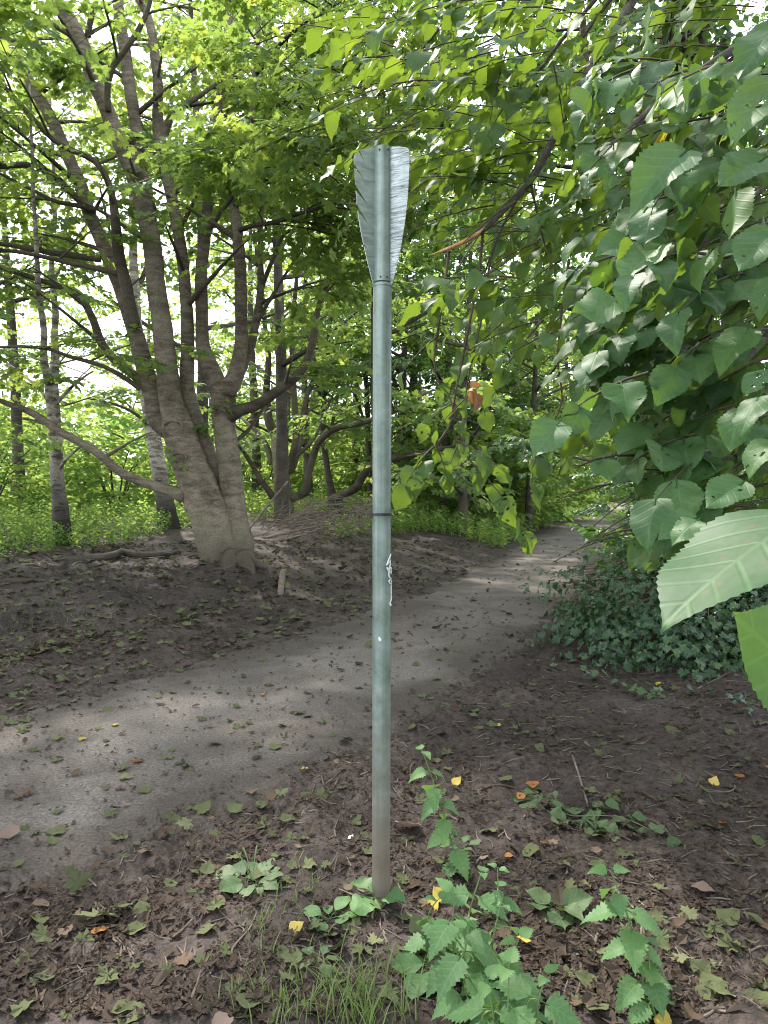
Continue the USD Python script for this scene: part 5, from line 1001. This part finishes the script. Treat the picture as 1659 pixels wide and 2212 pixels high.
nettle("dense nettle clump in front of the post at lower right", [((985, 2085), (1040, 1885), .085, 5), ((1010, 2130), (980, 1930), .095, 5), ((1060, 2140), (1080, 1960), .09, 5), ((1030, 2190), (1010, 2010), .1, 5), ((1095, 2190), (1120, 2030), .1, 4), ((960, 2060), (945, 1945), .08, 4), ((1075, 1990), (1075, 1875), .06, 4)], rng)
nettle("upright nettle standing apart on the right near the bottom edge", [((1400, 2170), (1318, 1880), .085, 8), ((1425, 2200), (1400, 2040), .085, 4)], rng)
nettle("nettle tips at the bottom edge right of the clump", [((1110, 2300), (1100, 2090), .1, 5), ((1200, 2300), (1180, 2110), .095, 5), ((1060, 2320), (1050, 2120), .1, 4)], rng)
# low broad-leaved plants
OV = [blade(*OVAL, 12, 3, rng, .01, .0, rng.uniform(.05, .25), rng.uniform(.0, .4), .04, rng.choice([0, .06]), .5) for _ in range(8)]
def rosette(name, label, cat, foot_px, n, size, m, V, rng, lift=.35, spikes=0, arc=(0, 6.28)):
    b = G(*foot_px); t = thing(name, label, cat, b)
    for j in range(n):
        a = arc[0] + (arc[1] - arc[0]) * (j + rng.uniform(-.2, .2)) / n; ax = unit(np.array([math.cos(a), math.sin(a), rng.uniform(.2, 1.0) * lift])); L = size * rng.uniform(.7, 1.15)
        l = place(V, [rng.integers(0, len(V))], (b + ax * L * .45 + [0, 0, .01])[None], ax[None], np.array([[rng.normal(0, .2), rng.normal(-.15, .2), 1.0]]), np.array([L]))[0]; part(t, "leaf", (l[0], l[1]), m, uv=l[2])
    for j in range(spikes):
        a = rng.uniform(0, 6.28); e = b + [math.cos(a) * .06, math.sin(a) * .06, rng.uniform(.1, .16)]; tb_ = tube(*spline([b, (b + e) / 2 + [0, 0, .02], e], [.002, .002, .004], .02), 5); part(t, "flower_spike", (tb_[0], tb_[1]), "nettle_stem")
    return t
rosette("plantain", "trampled plantain with broad dusty leaves left of the post", "plant", (545, 1912), 11, .12, "dull_leaf", OV, rng, .3, 3)
rosette("plantain", "broad ribbed plantain beside the nettle clump near the bottom", "plant", (945, 2085), 9, .13, "nettle_leaf", OV, rng, .35, 0)
rosette("lime_seedling", "bright round leaved seedling growing at the very foot of the post", "plant", (822, 1955), 3, .105, "nettle_leaf", LV, rng, .9, 0, (2.6, 6.8))
rosette("young_plant", "small blue green plant just left of the post's foot", "plant", (712, 1985), 7, .075, "nettle_leaf", OV, rng, .5)
rosette("young_plant", "small flat leaved plant above the grass tuft", "plant", (690, 2085), 5, .06, "dull_leaf", OV, rng, .5)
rosette("young_plant", "low dark leaved plant between the nettle clump and the upright nettle", "plant", (1200, 1965), 8, .09, "dull_leaf", LV, rng, .4)
rosette("young_plant", "small dull plant right of the single tall nettle", "plant", (1000, 1840), 5, .055, "dull_leaf", OV, rng, .5)
# a fallen leafy sprig of lime
g0 = G(1250, 1760); sprig = thing("fallen_sprig", "broken leafy lime sprig lying on the soil right of the post", "sprig", g0)
ln = [G(x, y, .02) for x, y in ((1110, 1712), (1180, 1730), (1240, 1765), (1320, 1770), (1405, 1800))]; p_, r_ = spline(ln, [.004, .0035, .003, .0025, .002], .03); t_ = tube(p_, r_, 5); part(sprig, "stalk", (t_[0], t_[1]), "dead_twig")
for j in range(44):
    c = p_[rng.integers(0, len(p_))] + np.array([rng.normal(0, .03), rng.normal(0, .07), .0]); c[2] = float(height(c[:1], c[1:2])[0]) + rng.uniform(.01, .035); a = rng.normal(-.3, 1.2)
    l = place(LV, [rng.integers(0, len(LV))], c[None], np.array([[math.cos(a), math.sin(a), -.05]]), np.array([[rng.normal(0, .3), rng.normal(0, .3), 1.0]]), np.array([rng.uniform(.05, .085)]))[0]; part(sprig, "leaf", (l[0], l[1]), "dull_leaf", uv=l[2])
# grass tufts
plain("grass_blade", (0.15, 0.19, 0.06), .6); plain("grass_pale", (0.26, 0.25, 0.10), .6)
mat("grass_mix", {"g": ("geometry", {}), "r": ("rgb_ramp", {"ramp": [(0, (.10, .16, .04)), (.5, (.17, .21, .07)), (1, (.30, .27, .13))]}), "p": ("principled_bsdf", {"roughness": .6}), "t": ("translucent_bsdf", {"color": (.25, .33, .08)}), "mx": ("mix_closure", {"fac": .25})}, [("g.random_per_island", "r.fac"), ("r.color", "p.base_color"), ("p.BSDF", "mx.closure1"), ("t.BSDF", "mx.closure2")], surface="mx.closure")
def grass(label, foot_px, n, spread, h, rng, cat="grass tuft"):
    b = G(*foot_px); t = thing("grass_tuft", label, cat, b); out = []
    for j in range(n):
        c = b[:2] + rng.normal(0, 1, 2) * spread; z = float(base_height(c[:1], c[1:2])[0]) - .01; a = rng.uniform(0, 6.28); L = h * rng.uniform(.4, 1.2); bend = rng.uniform(.2, 1.0); u = np.array([math.cos(a), math.sin(a), 0]); w = np.cross(u, [0, 0, 1]) * rng.uniform(.0012, .0028)
        s = np.linspace(0, 1, 6); c3 = np.r_[c, z] + np.outer(s ** 1.6 * L * bend * .8, u) + np.outer((s - .45 * bend * s ** 2.2) * L, [0, 0, 1]); wd = (1 - s ** 2)[:, None] * w
        v = np.stack([c3 - wd, c3 + wd], 1).reshape(-1, 3); f = np.vstack([[[2 * i, 2 * i + 1, 2 * i + 3], [2 * i, 2 * i + 3, 2 * i + 2]] for i in range(5)]); out.append((v, f))
    q = join(out); part(t, "blades", (q[0], q[1]), "grass_mix", kind="stuff")
grass("straggly yellow green grass tuft at the bottom edge left of the nettle clump", (790, 2175), 170, .085, .15, rng)
grass("thin grass patch at the bottom edge left of the larger tuft", (620, 2150), 150, .12, .09, rng)
grass("sparse grass around the trampled plantain", (610, 1920), 110, .12, .08, rng)
grass("sparse grass growing on the bank at the left edge", (110, 1335), 260, .5, .10, rng)
grass("small grass sprigs by the plantain's lower side", (560, 1990), 60, .06, .07, rng)
grass("mossy grass on the bank between forked trunk and path", (760, 1190), 260, 1.0, .05, rng)
